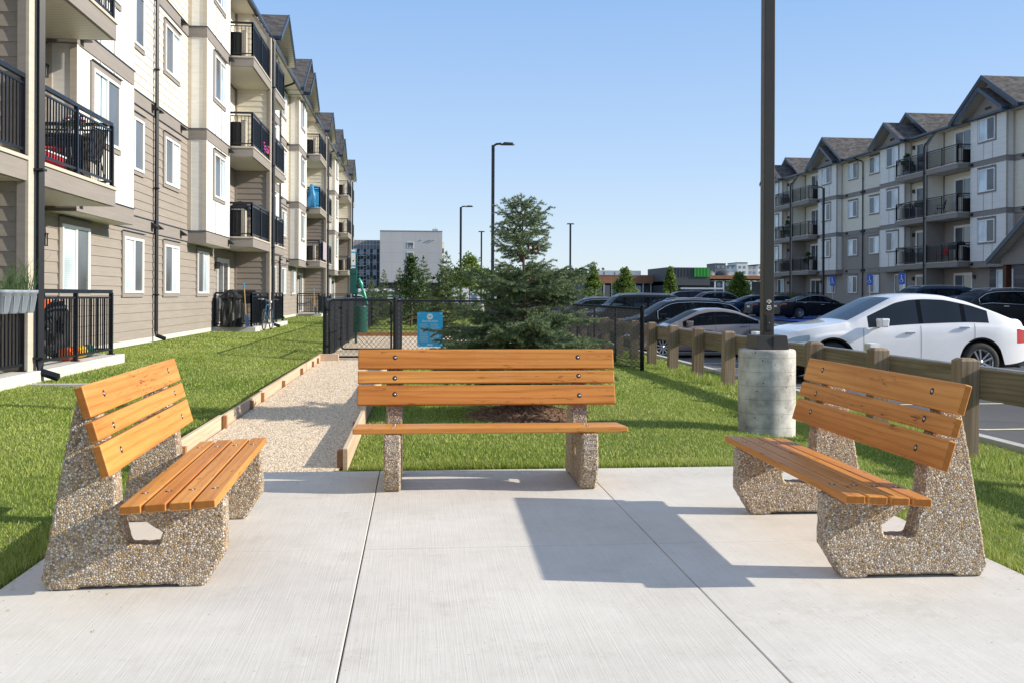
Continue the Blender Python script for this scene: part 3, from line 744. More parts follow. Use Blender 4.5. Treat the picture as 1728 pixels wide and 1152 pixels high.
    for P in Ps:
        if s0 < P < s1: inst(pme, 'party_wall', root, (0, P, 0))
        for sg in (1, -1):
            if not (s0 - .1 < P + sg * 3.6 < s1 + .1): continue
            for n in (1, 2, 3):
                bo = inst(bal[sg][0], 'balcony', root, (0, P, n * ST)); inst(bal[sg][1], 'railing', bo); inst(bal[sg][2], 'condenser', bo)
            g_ok = skip_ground is None or not skip_ground(P + sg * 2)
            if g_ok:
                q = MB(); y0, y1 = sg * .0, sg * 3.86
                q.box(.012, y0, -.30, BD + .12, y1, -.002, 0); pa = q.build('patio', [M['foundation']], root, (0, P, 0), bevel=.012)
                inst(bal[sg][1], 'railing', pa)
            for n in range(4):
                if n == 0 and not g_ok: continue
                d_ = inst(dme, 'patio_door', root, (.018, P + sg * 2.28, n * ST + .03)); inst(dpm, 'pane', d_)
                inst(lme, 'wall_lamp', root, (.02, P + sg * 3.5, n * ST + 1.95))
            c = P + sg * (3.86 + bw / 2)
            if s0 < c - 1.5 and c + 1.5 < s1: side_bays.append((c, sg))
    for c, sg in side_bays:
        inst(bme, 'bay', root, (0, c, 0))
        for n in (1, 2, 3):
            wo = inst(WIN_B[0], 'window', root, (BO, c - sg * .1, n * ST + 1.0)); inst(WIN_B[1] if sg > 0 else WIN_B[2], 'pane', wo)
            inst(vme, 'vent_hood', root, (BO + .022, c - sg * 1.5, n * ST - .12))
        if skip_ground is None or not skip_ground(c):
            wo = inst(WIN_G[0], 'window', root, (.012, c - sg * .25, 1.05)); inst(WIN_G[1] if sg > 0 else WIN_G[2], 'pane', wo)
    dsm = MB(); dsm.tube([(.72, 0, EZ - .14), (.66, 0, EZ - .22), (.12, 0, EZ - .42), (.075, 0, EZ - .5), (.075, 0, .12), (.09, 0, .02), (.30, 0, -.06)], .048, 4, 0, False)
    for z in (1.0, 3.6, 6.5, 9.4): dsm.box(.0, -.06, z, .135, .06, z + .03)
    dme2 = dsm.mesh('downspout', M['rail'])
    dq = MB(); dq.tube([(.70, .0, EZ - .14), (.72, 0, EZ - .22), (BD + .05, 0, EZ - .95), (BD + .09, 0, EZ - 1.05), (BD + .09, 0, .1), (BD + .10, 0, -.02), (BD + .34, 0, -.10)], .055, 4, 0, False)
    for z in (.15, 2.7, 5.6, 8.4): dq.box(BD + .02, -.07, z, BD + .15, .07, z + .03)
    dme3 = dq.mesh('downspout', M['rail'])
    for C in Cs:
        if not (s0 < C < s1): continue
        inst(dme2, 'downspout', root, (.02, C, 0))
        for n in range(4):
            for sg in (-1, 1):
                if n == 0 and skip_ground and skip_ground(C + sg * 1.7): continue
                k = WIN_G if n == 0 else WIN_W
                wo = inst(k[0], 'window', root, (.012, C + sg * 1.72, n * ST + (1.05 if n == 0 else .98))); inst(k[1] if sg < 0 else k[2], 'pane', wo)
        for n in (1, 2, 3):
            for dy in (-.2, .2, -2.7, 2.7): inst(vme, 'vent_hood', root, (.036, C + dy, n * ST - .10))
    for P in Ps:
        if s0 < P < s1: inst(dme3, 'downspout', root, (0, P + .08, 0))
    # --- roof
    r = MB(); eo = .72
    r.prism([(eo, s0 - .4, EZ), (eo, s0 - .4, EZ + .02), (-7, s0 - .4, EZ + .95), (-14, s0 - .4, EZ + .1), (-14, s0 - .4, EZ)], (0, s1 - s0 + .8, 0), 0)
    r.box(.0, s0 - .4, EZ - .135, eo, s1 + .4, EZ - .11, 2)
    r.box(eo - .02, s0 - .4, EZ - .16, eo + .0, s1 + .4, EZ - .003, 1); r.box(eo + .001, s0 - .4, EZ - .13, eo + .11, s1 + .4, EZ - .01, 1)
    r.build('roof', [M['shingle'], M['navy'], M['soffit']], root)
    SL = .64; T = .17
    def gable(c, hw, of, face_o, siding=True, big=False):
        pk = EZ + SL * hw; k = MB(); ob = -7.5
        for sg in (-1, 1):
            e = (c + sg * hw, EZ + .015); p = (c, pk + .015)
            a = [(of, e[0], e[1]), (of, p[0], p[1]), (ob, p[0], p[1]), (ob, e[0], e[1])]
            k.add(a, [(0, 1, 2, 3)], 0)
            b_ = [(x, y, z - T) for x, y, z in a]; k.add(b_, [(0, 3, 2, 1)], 2)
            # front fascia board, slightly proud and deeper than the slab
            f0 = [(of, e[0], e[1] + .01), (of, p[0], p[1] + .01), (of, p[0], p[1] - T - .05), (of, e[0], e[1] - T - .05)]
            k.prism(f0, (.03, 0, 0), 1)
            k.prism([(x + .03, y, z + d) for (x, y, z), d in zip(f0, (.012, .012, T + .05 - .08, T + .05 - .08))], (.018, 0, 0), 1)
            # eave end with gutter
            k.box(of - .0, e[0], e[1] - T, ob + 6.2, e[0] + sg * .015, e[1], 1); k.box(of - .02, e[0] + sg * .016, e[1] - .13, of - .62, e[0] + sg * .11, e[1] - .012, 1)
        k.build('gable_roof', [M['shingle'], M['navy'], M['soffit']], root)
        gw = MB(); h2 = hw - .45
        gw.prism([(face_o, c - h2, EZ - .12), (face_o, c + h2, EZ - .12), (face_o, c, EZ - .05 + SL * h2)], (-.3, 0, 0), 0)
        gw.box(face_o, c - bw / 2 + .1, EZ - .12, face_o + .03, c + bw / 2 - .1, EZ + .1, 0)
        if not big:
            for dy in (-.16, .16): gw.box(face_o, c + dy - .13, EZ + .28, face_o + .03, c + dy + .13, EZ + .42, 1)
        gw.build('gable_wall', [M['trim'], M['black']], root)
    for c, sg in side_bays:
        gable(c, 2.3, 1.12, BO)
        if sg == flush_side: gable(c, 3.4, .93, BO - .05, big=True)
        else: gable(c, 3.4, -.45, -.95, big=True)
    return root

LX = -6.42
left = apartment('apartment_building', 'long four storey apartment block with white bays and cream siding along the left lawn', (LX, 0, .27), 0,
                 [-7.9, 13.7, 35.3, 56.9, 78.5], [2.9, 24.5, 46.1, 67.7], 3.0, 86.5, -1)
RX = 32.6
right = apartment('apartment_building', 'four storey apartment block with dark gables across the car park on the right', (RX, 0, .55), PI,
                  [-14.3, -35.9, -57.5, -79.1], [-25.1, -46.7, -68.3], -87.0, -18.5, 1, skip_ground=lambda s: -53.3 < s < -36)
# entrance portico and stone cladding of the right block (local: o = 32.6 - X, s = -Y)
st = MB()
t_ = NT('dark_ledgestone'); v_ = t_.coord(scale=(1, 1, 1)); br = t_.new('ShaderNodeTexBrick'); br.inputs['Scale'].default_value = 3.2; br.inputs['Row Height'].default_value = .28; br.inputs['Brick Width'].default_value = .8
br.inputs['Color1'].default_value = (.05, .05, .06, 1); br.inputs['Color2'].default_value = (.15, .14, .14, 1); br.inputs['Mortar'].default_value = (.02, .02, .02, 1)
mp_ = t_.new('ShaderNodeMapping'); mp_.inputs['Rotation'].default_value = (rad(90), 0, rad(90)); t_.link(v_, mp_.inputs['Vector']); t_.link(mp_.outputs[0], br.inputs['Vector'])
t_.col(br.outputs['Color']); t_.set(.8); t_.bump(br.outputs['Fac'], .01, .8); M['stone'] = t_.m
st.box(.02, -52.4, -.4, .12, -36.5, ST - .37, 0)
st.build('stone_cladding', M['stone'], right)
for yy in (-50.9, -47.6):
    wo = inst(WIN_G[0], 'window', right, (.12, yy, 1.05)); inst(WIN_G[1], 'pane', wo)
pr = MB(); pc = -41.3; ph = 4.1; pf = 4.6; pe = 2.62
for sg in (-1, 1):
    e = (pc + sg * ph, pe); p = (pc, pe + .64 * ph)
    a = [(pf, e[0], e[1]), (pf, p[0], p[1]), (.1, p[0], p[1]), (.1, e[0], e[1])]
    pr.add(a, [(0, 1, 2, 3)], 0); pr.add([(x, y, z - .2) for x, y, z in a], [(0, 3, 2, 1)], 2)
    f0 = [(pf, e[0], e[1] + .01), (pf, p[0], p[1] + .01), (pf, p[0], p[1] - .26), (pf, e[0], e[1] - .26)]
    pr.prism(f0, (.035, 0, 0), 1); pr.box(.1, e[0], e[1] - .2, pf, e[0] + sg * .12, e[1], 1)
pr.prism([(pf - .5, pc - ph + .6, pe + .25), (pf - .5, pc + ph - .6, pe + .25), (pf - .5, pc, pe + .25 + .6 * (ph - .6))], (-.1, 0, 0), 3)
pr.box(pf - .75, pc - ph + .5, pe - .28, pf - .4, pc + ph - .5, pe + .25, 4); pr.box(.13, pc - ph + .5, pe - .3, pf - .76, pc + ph - .5, pe - .24, 2)
pr.build('portico', [M['shingle'], M['navy'], M['soffit'], M['trim'], M['trim']], right)
M['brown_post'] = mk_wood('brown_stained_post', (.07, .03, .018), (.13, .055, .03), (.03, .015, .01), along='z', gloss=.5)
for yy in (pc - ph + .75, pc + ph - .75):
    q = MB(); q.box(pf - .72, yy - .14, -.5, pf - .44, yy + .14, pe - .281); q.build('portico_post', M['brown_post'], right)
# ------------------------------------------------------------------ vegetation
def needle_twigs(rng, segs, nl, nw, step, ring):
    """segs: list of (p0, p1) twig segments -> needle triangles all round, swept forward"""
    P0 = np.array([s[0] for s in segs]); P1 = np.array([s[1] for s in segs]); L = np.linalg.norm(P1 - P0, axis=1)
    cnt = np.maximum(1, (L / step).astype(int)) * ring
    idx = np.repeat(np.arange(len(segs)), cnt); n = len(idx)
    t = rng.random(n); d = (P1 - P0)[idx] / L[idx, None]; p = P0[idx] + (P1 - P0)[idx] * t[:, None]
    rnd = rng.normal(size=(n, 3)); rnd[:, 2] += .35; side = rnd - d * np.sum(rnd * d, 1)[:, None]; side /= np.linalg.norm(side, axis=1)[:, None] + 1e-9
    dirn = d * rng.uniform(.35, .9, n)[:, None] + side * .85; dirn /= np.linalg.norm(dirn, axis=1)[:, None]
    wv = np.cross(dirn, rng.normal(size=(n, 3))); wv /= np.linalg.norm(wv, axis=1)[:, None] + 1e-9
    ln = nl * rng.uniform(.7, 1.15, n)[:, None]
    V = np.stack([p - wv * nw / 2, p + wv * nw / 2, p + dirn * ln], 1).reshape(-1, 3)
    F = np.arange(n * 3).reshape(-1, 3)
    tw = rng.random(len(segs))
    vary = np.clip(tw[idx] * .55 + rng.normal(.22, .14, n), 0, 1)
    return V, F, vary
def spruce(root, rng, H, tiers, nl, nw, step, ring, sub=.055, needle='needle', lean=(0, 0), trunk_r=.045, pw=(.85, 1.1), per=(6, 8), dense=0):
    """tiers: (height fraction, branch length). Builds trunk, limbs and needle crown as parts of root"""
    tm = MB(); pts = [(lean[0] * (z / H) ** 2, lean[1] * (z / H) ** 2, z) for z in np.linspace(-.05, H * .98, 9)]
    tm.tube(pts, [trunk_r * (1 - .93 * i / 8) for i in range(9)], 8)
    segs = []
    for hz, bl in tiers:
        z = H * hz; low = hz < dense; nb = int(rng.integers(per[0], per[1])) + (1 if low else 0); a0 = rng.uniform(0, 6.28); base = np.array([lean[0] * hz ** 2, lean[1] * hz ** 2, z])
        for k in range(nb):
            a = a0 + 2 * PI * k / nb + rng.normal(0, .22); L = bl * rng.uniform(*pw)
            elev = .75 * hz ** 1.5 - .05 + rng.normal(0, .1)
            hd = np.array([math.cos(a), math.sin(a), 0]); m = max(4, int(L / .09)); q = [base + np.array([0, 0, rng.normal(0, .03)])]
            for i in range(m):
                t = (i + 1) / m; e = elev - .30 * t * (1 - hz) + .5 * max(0, t - .6)
                q.append(q[-1] + (hd * math.cos(e) + np.array([0, 0, math.sin(e)])) * (L / m))
            tm.tube([tuple(p) for p in q], [max(.003, .016 * (L / 1.0) * (1 - i / (m + .6))) for i in range(m + 1)], 5)
            for i in range(m):
                if i >= m * .18: segs.append((q[i], q[i + 1]))
            sd = np.cross(hd, [0, 0, 1]); ns = int(L / (sub * (.92 if low else 1)))
            for j in range(ns):
                t = .16 + .84 * (j + rng.random()) / ns; i = min(m - 1, int(t * m)); p = q[i] + (q[i + 1] - q[i]) * (t * m - i)
                sl = (L * .42) * (1 - t) ** .8 + .05; sl *= rng.uniform(.6, 1.1); sgn = 1 if j % 2 else -1
                dd = hd * .75 + sd * sgn * rng.uniform(.5, .9) + np.array([0, 0, rng.normal(-.06, .16)]); dd /= np.linalg.norm(dd)
                e2 = p + dd * sl + np.array([0, 0, -.08 * sl]); segs.append((p, e2))
                if sl > .11:
                    for kk in range(int(sl / .055)):
                        tt = (kk + .6) / (sl / .055); pp = p + (e2 - p) * tt; s3 = np.cross(dd, [0, 0, 1]) * (1 if kk % 2 else -1)
                        d3 = dd * .7 + s3 * .7 + np.array([0, 0, rng.normal(0, .15)]); d3 /= np.linalg.norm(d3)
                        segs.append((pp, pp + d3 * (sl * (1 - tt) * .55 + .03)))
    segs.append((np.array([lean[0] * .9, lean[1] * .9, H * .93]), np.array([lean[0] * 1.1, lean[1] * 1.1, H * 1.02])))
    tm.build('trunk', M['bark'], root)
    V, F, A = needle_twigs(rng, segs, nl, nw, step, ring)
    inst(np_mesh('crown', V, F, M[needle], A), 'crown', root)
def leafy(root, rng, H, crown0, crx, n_cl, per_cl, leaf, mat, trunk_r=.05, shape=1.0, lean=0):
    tm = MB(); tm.tube([(0, 0, -.05), (.01, .01, H * .3), (lean * .5, .02, H * .6), (lean, 0, H * .93)], [trunk_r, trunk_r * .75, trunk_r * .5, .008], 7)
    V = []; A = []
    for c in range(n_cl):
        t = rng.random() ** .9; z = crown0 + (H - crown0) * t; rr = crx * (1 - abs(2 * t - .75) ** 2 * .55) * (1 - .75 * max(0, t - .55) / .45) * shape
        a = rng.uniform(0, 6.28); r = rr * rng.uniform(.35, 1.0); cx, cy = r * math.cos(a) + lean * t, r * math.sin(a)
        if c % 3 == 0: tm.tube([(lean * t, 0, z - .25 * H * .3), (cx * .5, cy * .5, z - .08 * H * .3), (cx, cy, z)], [.014, .009, .004], 4)
        n = int(per_cl * rng.uniform(.6, 1.3)); p = rng.normal(size=(n, 3)) * np.array([.18, .18, .14]) * crx * .9 + np.array([cx, cy, z])
        u = rng.normal(size=(n, 3)); u /= np.linalg.norm(u, axis=1)[:, None]; w = np.cross(u, rng.normal(size=(n, 3))); w /= np.linalg.norm(w, axis=1)[:, None]
        s = leaf * rng.uniform(.6, 1.2, n)[:, None]
        V.append(np.stack([p - u * s * .6, p + w * s * .36, p + u * s * .6, p - w * s * .36], 1).reshape(-1, 3)); A.append(np.clip(rng.normal(.30 + .35 * rng.random(), .2, n), 0, 1))
    V = np.concatenate(V); A = np.concatenate(A); tm.build('trunk', M['bark'], root)
    inst(np_mesh('crown', V, np.arange(len(V)).reshape(-1, 4), M[mat], A), 'crown', root)

rng = np.random.default_rng(21)
t0 = thing('spruce_tree', 'sparse blue green spruce standing in a mulch ring right behind the middle bench', 'tree', (1.19, 10.55, .02))
HT = 2.36
tiers = [(.99, .06), (.965, .12), (.935, .19), (.90, .27), (.865, .36), (.82, .44), (.775, .42), (.725, .43), (.665, .38), (.615, .54), (.585, .64), (.55, .66), (.50, .50), (.43, .74), (.39, .86), (.35, .92), (.31, .96), (.265, .96), (.22, .90), (.17, .80), (.11, .5)]
tiers = [(a, b * (1.14 if a < .6 else 1)) for a, b in tiers]
spruce(t0, rng, HT, tiers, .026, .0048, .0050, 4, .040, 'needle', (-.05, 0), .045, (.58, 1.2), (6, 9), .62)
cn = MB()
for i in range(4):
    p = (.02 + .05 * i - .06, -.12 - .03 * i, HT * .80 - .02 * i); cn.lathe([(.004, 0), (.014, -.015), (.016, -.04), (.010, -.075), (.003, -.085)], 8, p)
M['cone'] = pm('brown_cone', (.095, .045, .028), .7, 0, .3, 60); cn.build('cones', M['cone'], t0)
mu = MB(); nr, na = 8, 36; v = [(0, 0, .13)]
for i in range(1, nr + 1):
    r = .66 * i / nr
    for k in range(na):
        a = 2 * PI * k / na; v.append((r * math.cos(a), r * math.sin(a), .13 * (1 - (i / nr) ** 1.7) - .015 + RND.uniform(-.012, .012)))
f = [(0, 1 + k, 1 + (k + 1) % na) for k in range(na)] + [(1 + i * na + k, 1 + (i + 1) * na + k, 1 + (i + 1) * na + (k + 1) % na, 1 + i * na + (k + 1) % na) for i in range(nr - 1) for k in range(na)]
mu.add(v, f, 0, True)
for k in range(1500):
    a = RND.uniform(0, 6.28); r = .68 * math.sqrt(RND.random()); z = .13 * (1 - min(1, r / .66) ** 1.7) - .008; b = RND.uniform(0, 6.28); l = RND.uniform(.012, .045)
    p = Vector((r * math.cos(a), r * math.sin(a), z + .006)); d = Vector((math.cos(b), math.sin(b), RND.uniform(-.3, .5))) * l
    mu.beam(p - d * .5, p + d * .5, .009, .004, RND.choice((0, 1, 2)))
for k in range(60):
    a = RND.uniform(0, 6.28); r = RND.uniform(.08, .55); p = Vector((r * math.cos(a), r * math.sin(a), .13 * (1 - (r / .66) ** 1.7) + .005)); d = Vector((math.cos(a + RND.uniform(-.6, .6)), math.sin(a + RND.uniform(-.6, .6)), RND.uniform(.05, .35))) * RND.uniform(.1, .32)
    mu.tube([p, p + d * .5, p + d], [.003, .0025, .001], 4, 3)
M['chip_light'] = pm('pale_chip', (.34, .22, .14), .9, 0, .3, 30); M['chip_mid'] = pm('brown_chip', (.20, .11, .065), .9, 0, .3, 30); M['dead_twig'] = pm('grey_dead_twig', (.20, .17, .14), .9, 0, .3, 30)
tag(mu.build('mulch_mound', [M['mulch'], M['chip_light'], M['chip_mid'], M['dead_twig']], None, (1.19, 10.55, .0)), 'round mound of brown bark mulch and dead twigs under the spruce', 'mulch')
# young spruces in the dog run
def tri_tiers(n, r0, top=.06):
    return [(.08 + .90 * i / (n - 1), r0 * (1 - i / (n - 1)) ** .85 + top) for i in range(n)]
far = [(-1.95, 42.0, 2.0, .62, 'smallest young spruce, yellowish green, beside the gate end of the dog run'),
       (-1.67, 50.0, 2.55, .62, 'small young spruce in front of the bus, second from the left in the row'),
       (-.80, 46.0, 2.55, .68, 'small young spruce before the pale wall, third from the left in the row'),
       (.28, 43.0, 3.0, .95, 'mid height pale green spruce leaning against the tall spruce of the row'),
       (1.10, 37.0, 2.95, 1.05, 'tallest and fullest green spruce at the right end of the dog run row')]
for i, (x, y, h, r, lb) in enumerate(far):
    tr = thing('spruce_tree', lb, 'tree', (x, y, gz(x) - .02), 0, 'young spruces in the dog run')
    spruce(tr, np.random.default_rng(40 + i), h, tri_tiers(15, r), .06, .018, .024, 4, .09, 'needle_far', (0.03, 0), .04, (.75, 1.15), (6, 8))
tr = thing('broadleaf_tree', 'dark leaved upright shrub-like tree among the young spruces', 'tree', (-.20, 40.5, 0)); leafy(tr, np.random.default_rng(61), 2.85, .5, .62, 110, 46, .085, 'leaf_dark')
tr = thing('broadleaf_tree', 'open crowned young street tree by the two lamp posts left of the big spruce', 'tree', (3.0, 55.0, -.1)); leafy(tr, np.random.default_rng(62), 3.55, 1.4, 1.15, 100, 30, .14, 'leaf', .045, .95)
# young linden trees of the far car park
for i, (px, D, h, cr, cx, lb) in enumerate([(1001, 105, 4.6, .8, 1.0, 'round green young tree at the left of the brown flat roofed shop'), (1055, 100, 4.3, .6, 1.25, 'widest green young tree in front of the brown shop'),
                                    (1131, 98, 4.4, .8, .72, 'narrow green young tree at the corner of the grey box shop'), (1247, 92, 3.7, .8, 1.15, 'sparse yellow green young tree just left of the near lamp post')]):
    a = (px - 864) / 1640 * D; X_ = a * math.cos(TH) + D * math.sin(TH); Y_ = -a * math.sin(TH) + D * math.cos(TH)
    tr = thing('broadleaf_tree', lb, 'tree', (X_, Y_, -.3), 0, 'young trees of the far car park'); leafy(tr, np.random.default_rng(70 + i), h, cr, cx, 120, 34, .22, 'leaf', .06)
# low bushes along the far edge of the lawn
for i in range(9):
    x = -4 + i * 1.15; y = 86 + RND.uniform(-3, 3)
    tr = thing('shrub', 'low rounded bush in the row along the far end of the dog run lawn', 'shrub', (x, y, -.05), 0, 'bushes at the far end of the lawn'); leafy(tr, np.random.default_rng(90 + i), RND.uniform(.8, 1.15), .05, .6, 40, 30, .1, 'leaf' if i % 3 else 'leaf_dark', .02)
# distant tree line
tl = np.random.default_rng(99); Vs = []; As = []
for i in range(170):
    if i < 110: x, y = tl.uniform(-140, 260), tl.uniform(420, 520)
    else: x, y = tl.uniform(10, 44), tl.uniform(250, 262)
    h = tl.uniform(7, 12) if i < 110 else tl.uniform(5, 9); n = 260
    p = tl.normal(size=(n, 3)) * np.array([2.6, 2.6, h * .24]) + np.array([x, y, h * .52]); p[:, 2] = np.clip(p[:, 2], .2, h)
    u = tl.normal(size=(n, 3)); u /= np.linalg.norm(u, axis=1)[:, None]; w = np.cross(u, tl.normal(size=(n, 3))); w /= np.linalg.norm(w, axis=1)[:, None]; s = tl.uniform(.35, .8, n)[:, None]
    Vs.append(np.stack([p - u * s, p + w * s * .7, p + u * s, p - w * s * .7], 1).reshape(-1, 3)); As.append(np.clip(tl.normal(.25, .2, n), 0, 1))
V = np.concatenate(Vs); tag(inst(np_mesh('tree_line', V, np.arange(len(V)).reshape(-1, 4), M['leaf_dark'], np.concatenate(As)), 'tree_line'), 'distant dark green wood low on the horizon behind the lots', 'trees', kind='stuff')
# ------------------------------------------------------------------ vehicles
M['glass'] = mk_pane('tinted_glass', (.026, .035, .050), None, .02, .5, .15); M['glass'].node_tree.nodes['Principled BSDF'].inputs['Coat Weight'].default_value = 0; M['glass'].node_tree.nodes['Principled BSDF'].inputs['IOR'].default_value = 1.2
def mk_clear_glass():
    t = NT('clear_car_glass'); t.col((.012, .016, .022)); t.set(.02, 0, .45); t.b.inputs['IOR'].default_value = 1.25
    tr = t.new('ShaderNodeBsdfTransparent'); tr.inputs['Color'].default_value = (.42, .50, .55, 1); mx = t.new('ShaderNodeMixShader'); mx.inputs[0].default_value = .62
    t.link(t.b.outputs[0], mx.inputs[1]); t.link(tr.outputs[0], mx.inputs[2]); t.link(mx.outputs[0], t.n['Material Output'].inputs['Surface']); return t.m
M['glass_clear'] = mk_clear_glass(); M['seat_cloth'] = pm('seat_cloth', (.035, .034, .036), .9, 0, .2)
M['gloss_black'] = mk_pane('gloss_black_trim', (.008, .008, .010), None, .08, .4, .1); M['gloss_black'].node_tree.nodes['Principled BSDF'].inputs['IOR'].default_value = 1.25
M['tyre'] = pm('tyre_rubber', (.018, .018, .019), .8, 0, .2, 30)
M['rim'] = pm('alloy_rim', (.50, .51, .53), .28, .85, .08)
M['chrome'] = pm('chrome', (.75, .76, .78), .12, 1, .03)
M['headlamp'] = mk_pane('headlamp_lens', (.35, .40, .44), None, .05, 1.0, .5)
M['tail_red'] = mk_pane('tail_lens', (.35, .008, .012), None, .1, .8, .3)
M['seam'] = pm('panel_gap', (.012, .012, .013), .8)
def smooth_curve(pts, xs, sg=.07):
    px = [p[0] for p in pts]; pz = [p[1] for p in pts]
    d = np.linspace(-2.2, 2.2, 15); w = np.exp(-d * d / 2); w /= w.sum()
    return np.array([float(np.sum(np.interp(x + d * sg, px, pz) * w)) for x in xs])
WHEEL = {}
def wheel_parts(r, w, spokes):
    k = (r, w, spokes)
    if k in WHEEL: return WHEEL[k]
    t = MB(); t.lathe([(r * .66, -w / 2 + .01), (r * .80, -w / 2), (r * .95, -w / 2 + .012), (r, -w / 2 + .05), (r, w / 2 - .05), (r * .95, w / 2 - .012), (r * .80, w / 2), (r * .66, w / 2 - .01)], 32, axis='y')
    q = MB(); ri = r * .68
    q.lathe([(ri, -w / 2 + .02), (ri, w / 2 - .015), (ri * .94, w / 2 - .012), (ri * .92, w / 2 - .05), (ri * .86, .0), (.001, -.01)], 32, axis='y', mi=0)
    q.lathe([(ri * .9, .012), (.001, .012)], 24, axis='y', mi=1)
    for i in range(spokes):
        a = 2 * PI * i / spokes; e = .32 / spokes * 5 * .28
        c0 = Vector((math.cos(a), 0, math.sin(a))); s = Vector((-math.sin(a), 0, math.cos(a)))
        for sg in ((-1, 1) if spokes == 5 else (0,)):
            p0 = c0 * ri * .18 + s * sg * .02 + Vector((0, w / 2 - .035, 0)); p1 = c0 * ri * .93 + s * sg * .055 + Vector((0, w / 2 - .025, 0))
            q.beam(p0, p1, .03 if spokes > 5 else .032, .03, 0, up=(0, 1, 0))
    q.lathe([(ri * .2, w / 2 - .04), (ri * .18, w / 2 - .015), (.001, w / 2 - .012)], 16, axis='y')
    WHEEL[k] = (t.mesh('tyre', M['tyre']), q.mesh('rim', [M['rim'], M['black']])); return WHEEL[k]
def build_car(root, sp, paint):
    L, Wd = sp['L'], sp['W']; fa, wb, wr_ = sp['fa'], sp['wb'], sp['r']; ax = (fa, fa + wb); ra = wr_ + .055
    st_ = .045; xs = sorted(set([round(i * L / int(L / st_), 4) for i in range(int(L / st_) + 1)]))
    xs = [0, .012, .03] + [x for x in xs if .045 < x < L - .045] + [L - .03, L - .012, L]
    top = smooth_curve(sp['top'], xs, sp.get('sm', .06)); belt = smooth_curve(sp['belt'], xs, .1)
    xA, xB, xC, xD = sp['cab']; ns = len(xs); hw = Wd / 2; rows = []
    for i, x in enumerate(xs):
        u = max(0, 1 - x / (L * .22)); v = max(0, 1 - (L - x) / (L * .2))
        w = hw * (1 - sp.get('nose', .26) * u ** 2.6 - .16 * v ** 2.6) ; zt = top[i]; zb = min(belt[i], zt - .03); zs = sp['sill']
        zl = zs + (.10 * u ** 3) + (.10 * v ** 3); zc = wr_
        for a in ax:
            d = abs(x - a)
            if d < ra: zl = max(zl, zc + math.sqrt(ra * ra - d * d))
        zl = min(zl, zb - .12)
        cab = max(0, zt - zb - .06); wt = w - .05 - max(.05, .30 * cab) - (.10 if cab < .05 else 0); wt = max(wt, .3)
        zr = zt - (.055 if cab > .1 else .02)
        def side(t): return (w - .035) + (wt - (w - .035)) * (t ** 1.25), zb + (zr - zb) * t
        b0 = side(.06); b1 = side(.90)
        mid = zl + (zb - zl) * .55
        rows.append([(0, zs - .03), (w - .25, zs - .03), (w - .25, zl), (w - .022, zl), (w - .004, min(zl + .035, zb - .08)), (w, mid), (w - .006, zb - (zb - mid) * .45), (w - .012, zb - .045), (w - .035, zb),
                     b0, b1, (wt, zr), (wt * .80, zt - .012), (wt * .42, zt + .004), (0, zt + .010)])
    K = len(rows[0]); P = {}
    keys = {}
    def put(key, quad):
        keys.setdefault(key, MB()).add(quad, [(0, 1, 2, 3)], 0, True)
    wins = sp['win']; pill = sp['pillars']
    body = MB(); V = []
    for sg in (1, -1):
        for i, x in enumerate(xs): V += [(x, sg * p[0], p[1]) for p in rows[i]]
    faces = {'body': [], 'lower': []}
    def idx(s, i, k): return (0 if s == 1 else ns * K) + i * K + k
    for s in (1, -1):
        for i in range(ns - 1):
            xm = (xs[i] + xs[i + 1]) / 2; tall = (top[i] + top[i + 1]) / 2 - (belt[i] + belt[i + 1]) / 2
            for k in range(K - 1):
                q = [idx(s, i, k), idx(s, i + 1, k), idx(s, i + 1, k + 1), idx(s, i, k + 1)]
                if s == 1: q = q[::-1]
                key = 'body'
                if k == 9 and wins[0] < xm < wins[1] and tall > .11 and not any(a < xm < b for a, b in pill): key = 'side_window_%d_%d' % (s + 1, sum(1 for a, b in pill if xm > b))
                elif k == 9 and wins[0] < xm < wins[1] and tall > .11: key = 'pillar_%d_%d' % (s + 1, sum(1 for a, b in pill if xm > b) if any(a < xm < b for a, b in pill) else 9)
                elif k >= 11 and xA + .08 < xm < xB - .02 and k >= 12: key = 'windscreen'
                elif k >= 12 and xC + .02 < xm < xD - .05: key = 'rear_window'
                elif k in (6, 7) and xm < sp.get('hl', .42) and xm > .05: key = 'headlight_%d' % (s + 1)
                elif k in sp.get('tlk', (6,)) and xm > L - sp.get('tl', .33): key = 'taillight_%d' % (s + 1)
                elif k <= 2: key = 'well'
                elif k in (3,) : key = 'clad' if sp.get('clad') else 'body'
                faces.setdefault(key, []).append(q)
    def emit(key, name, mat, offs=0, parent=None):
        if key not in faces or not faces[key]: return None
        used = sorted({i for f in faces[key] for i in f}); mp = {o: n for n, o in enumerate(used)}
        m = MB(); m.add([V[i] for i in used], [tuple(mp[i] for i in f) for f in faces[key]], 0, True)
        me = m.mesh(name, mat)
        b = None
        if key == 'body':
            import bmesh
            bm = bmesh.new(); bm.from_mesh(me); bmesh.ops.remove_doubles(bm, verts=bm.verts, dist=.0005)
            # close the two ends
            ed = [e for e in bm.edges if e.is_boundary and (abs(e.verts[0].co.x) < .0005 and abs(e.verts[1].co.x) < .0005 or abs(e.verts[0].co.x - L) < .0005 and abs(e.verts[1].co.x - L) < .0005)]
            bm.to_mesh(me); bm.free()
        return inst(me, name, parent or root)
    bo = emit('body', 'body', paint)
    emit('well', 'underbody', M['black']); [emit(k_, 'door_pillar', M['gloss_black']) for k_ in sorted(faces) if k_.startswith('pillar')]; emit('clad', 'sill_cladding', M['black'])
    G_ = M[sp.get('glass', 'glass')]; [emit(k_, 'side_window', G_) for k_ in sorted(faces) if k_.startswith('side_window')]; emit('windscreen', 'windscreen', G_); emit('rear_window', 'rear_window', G_)
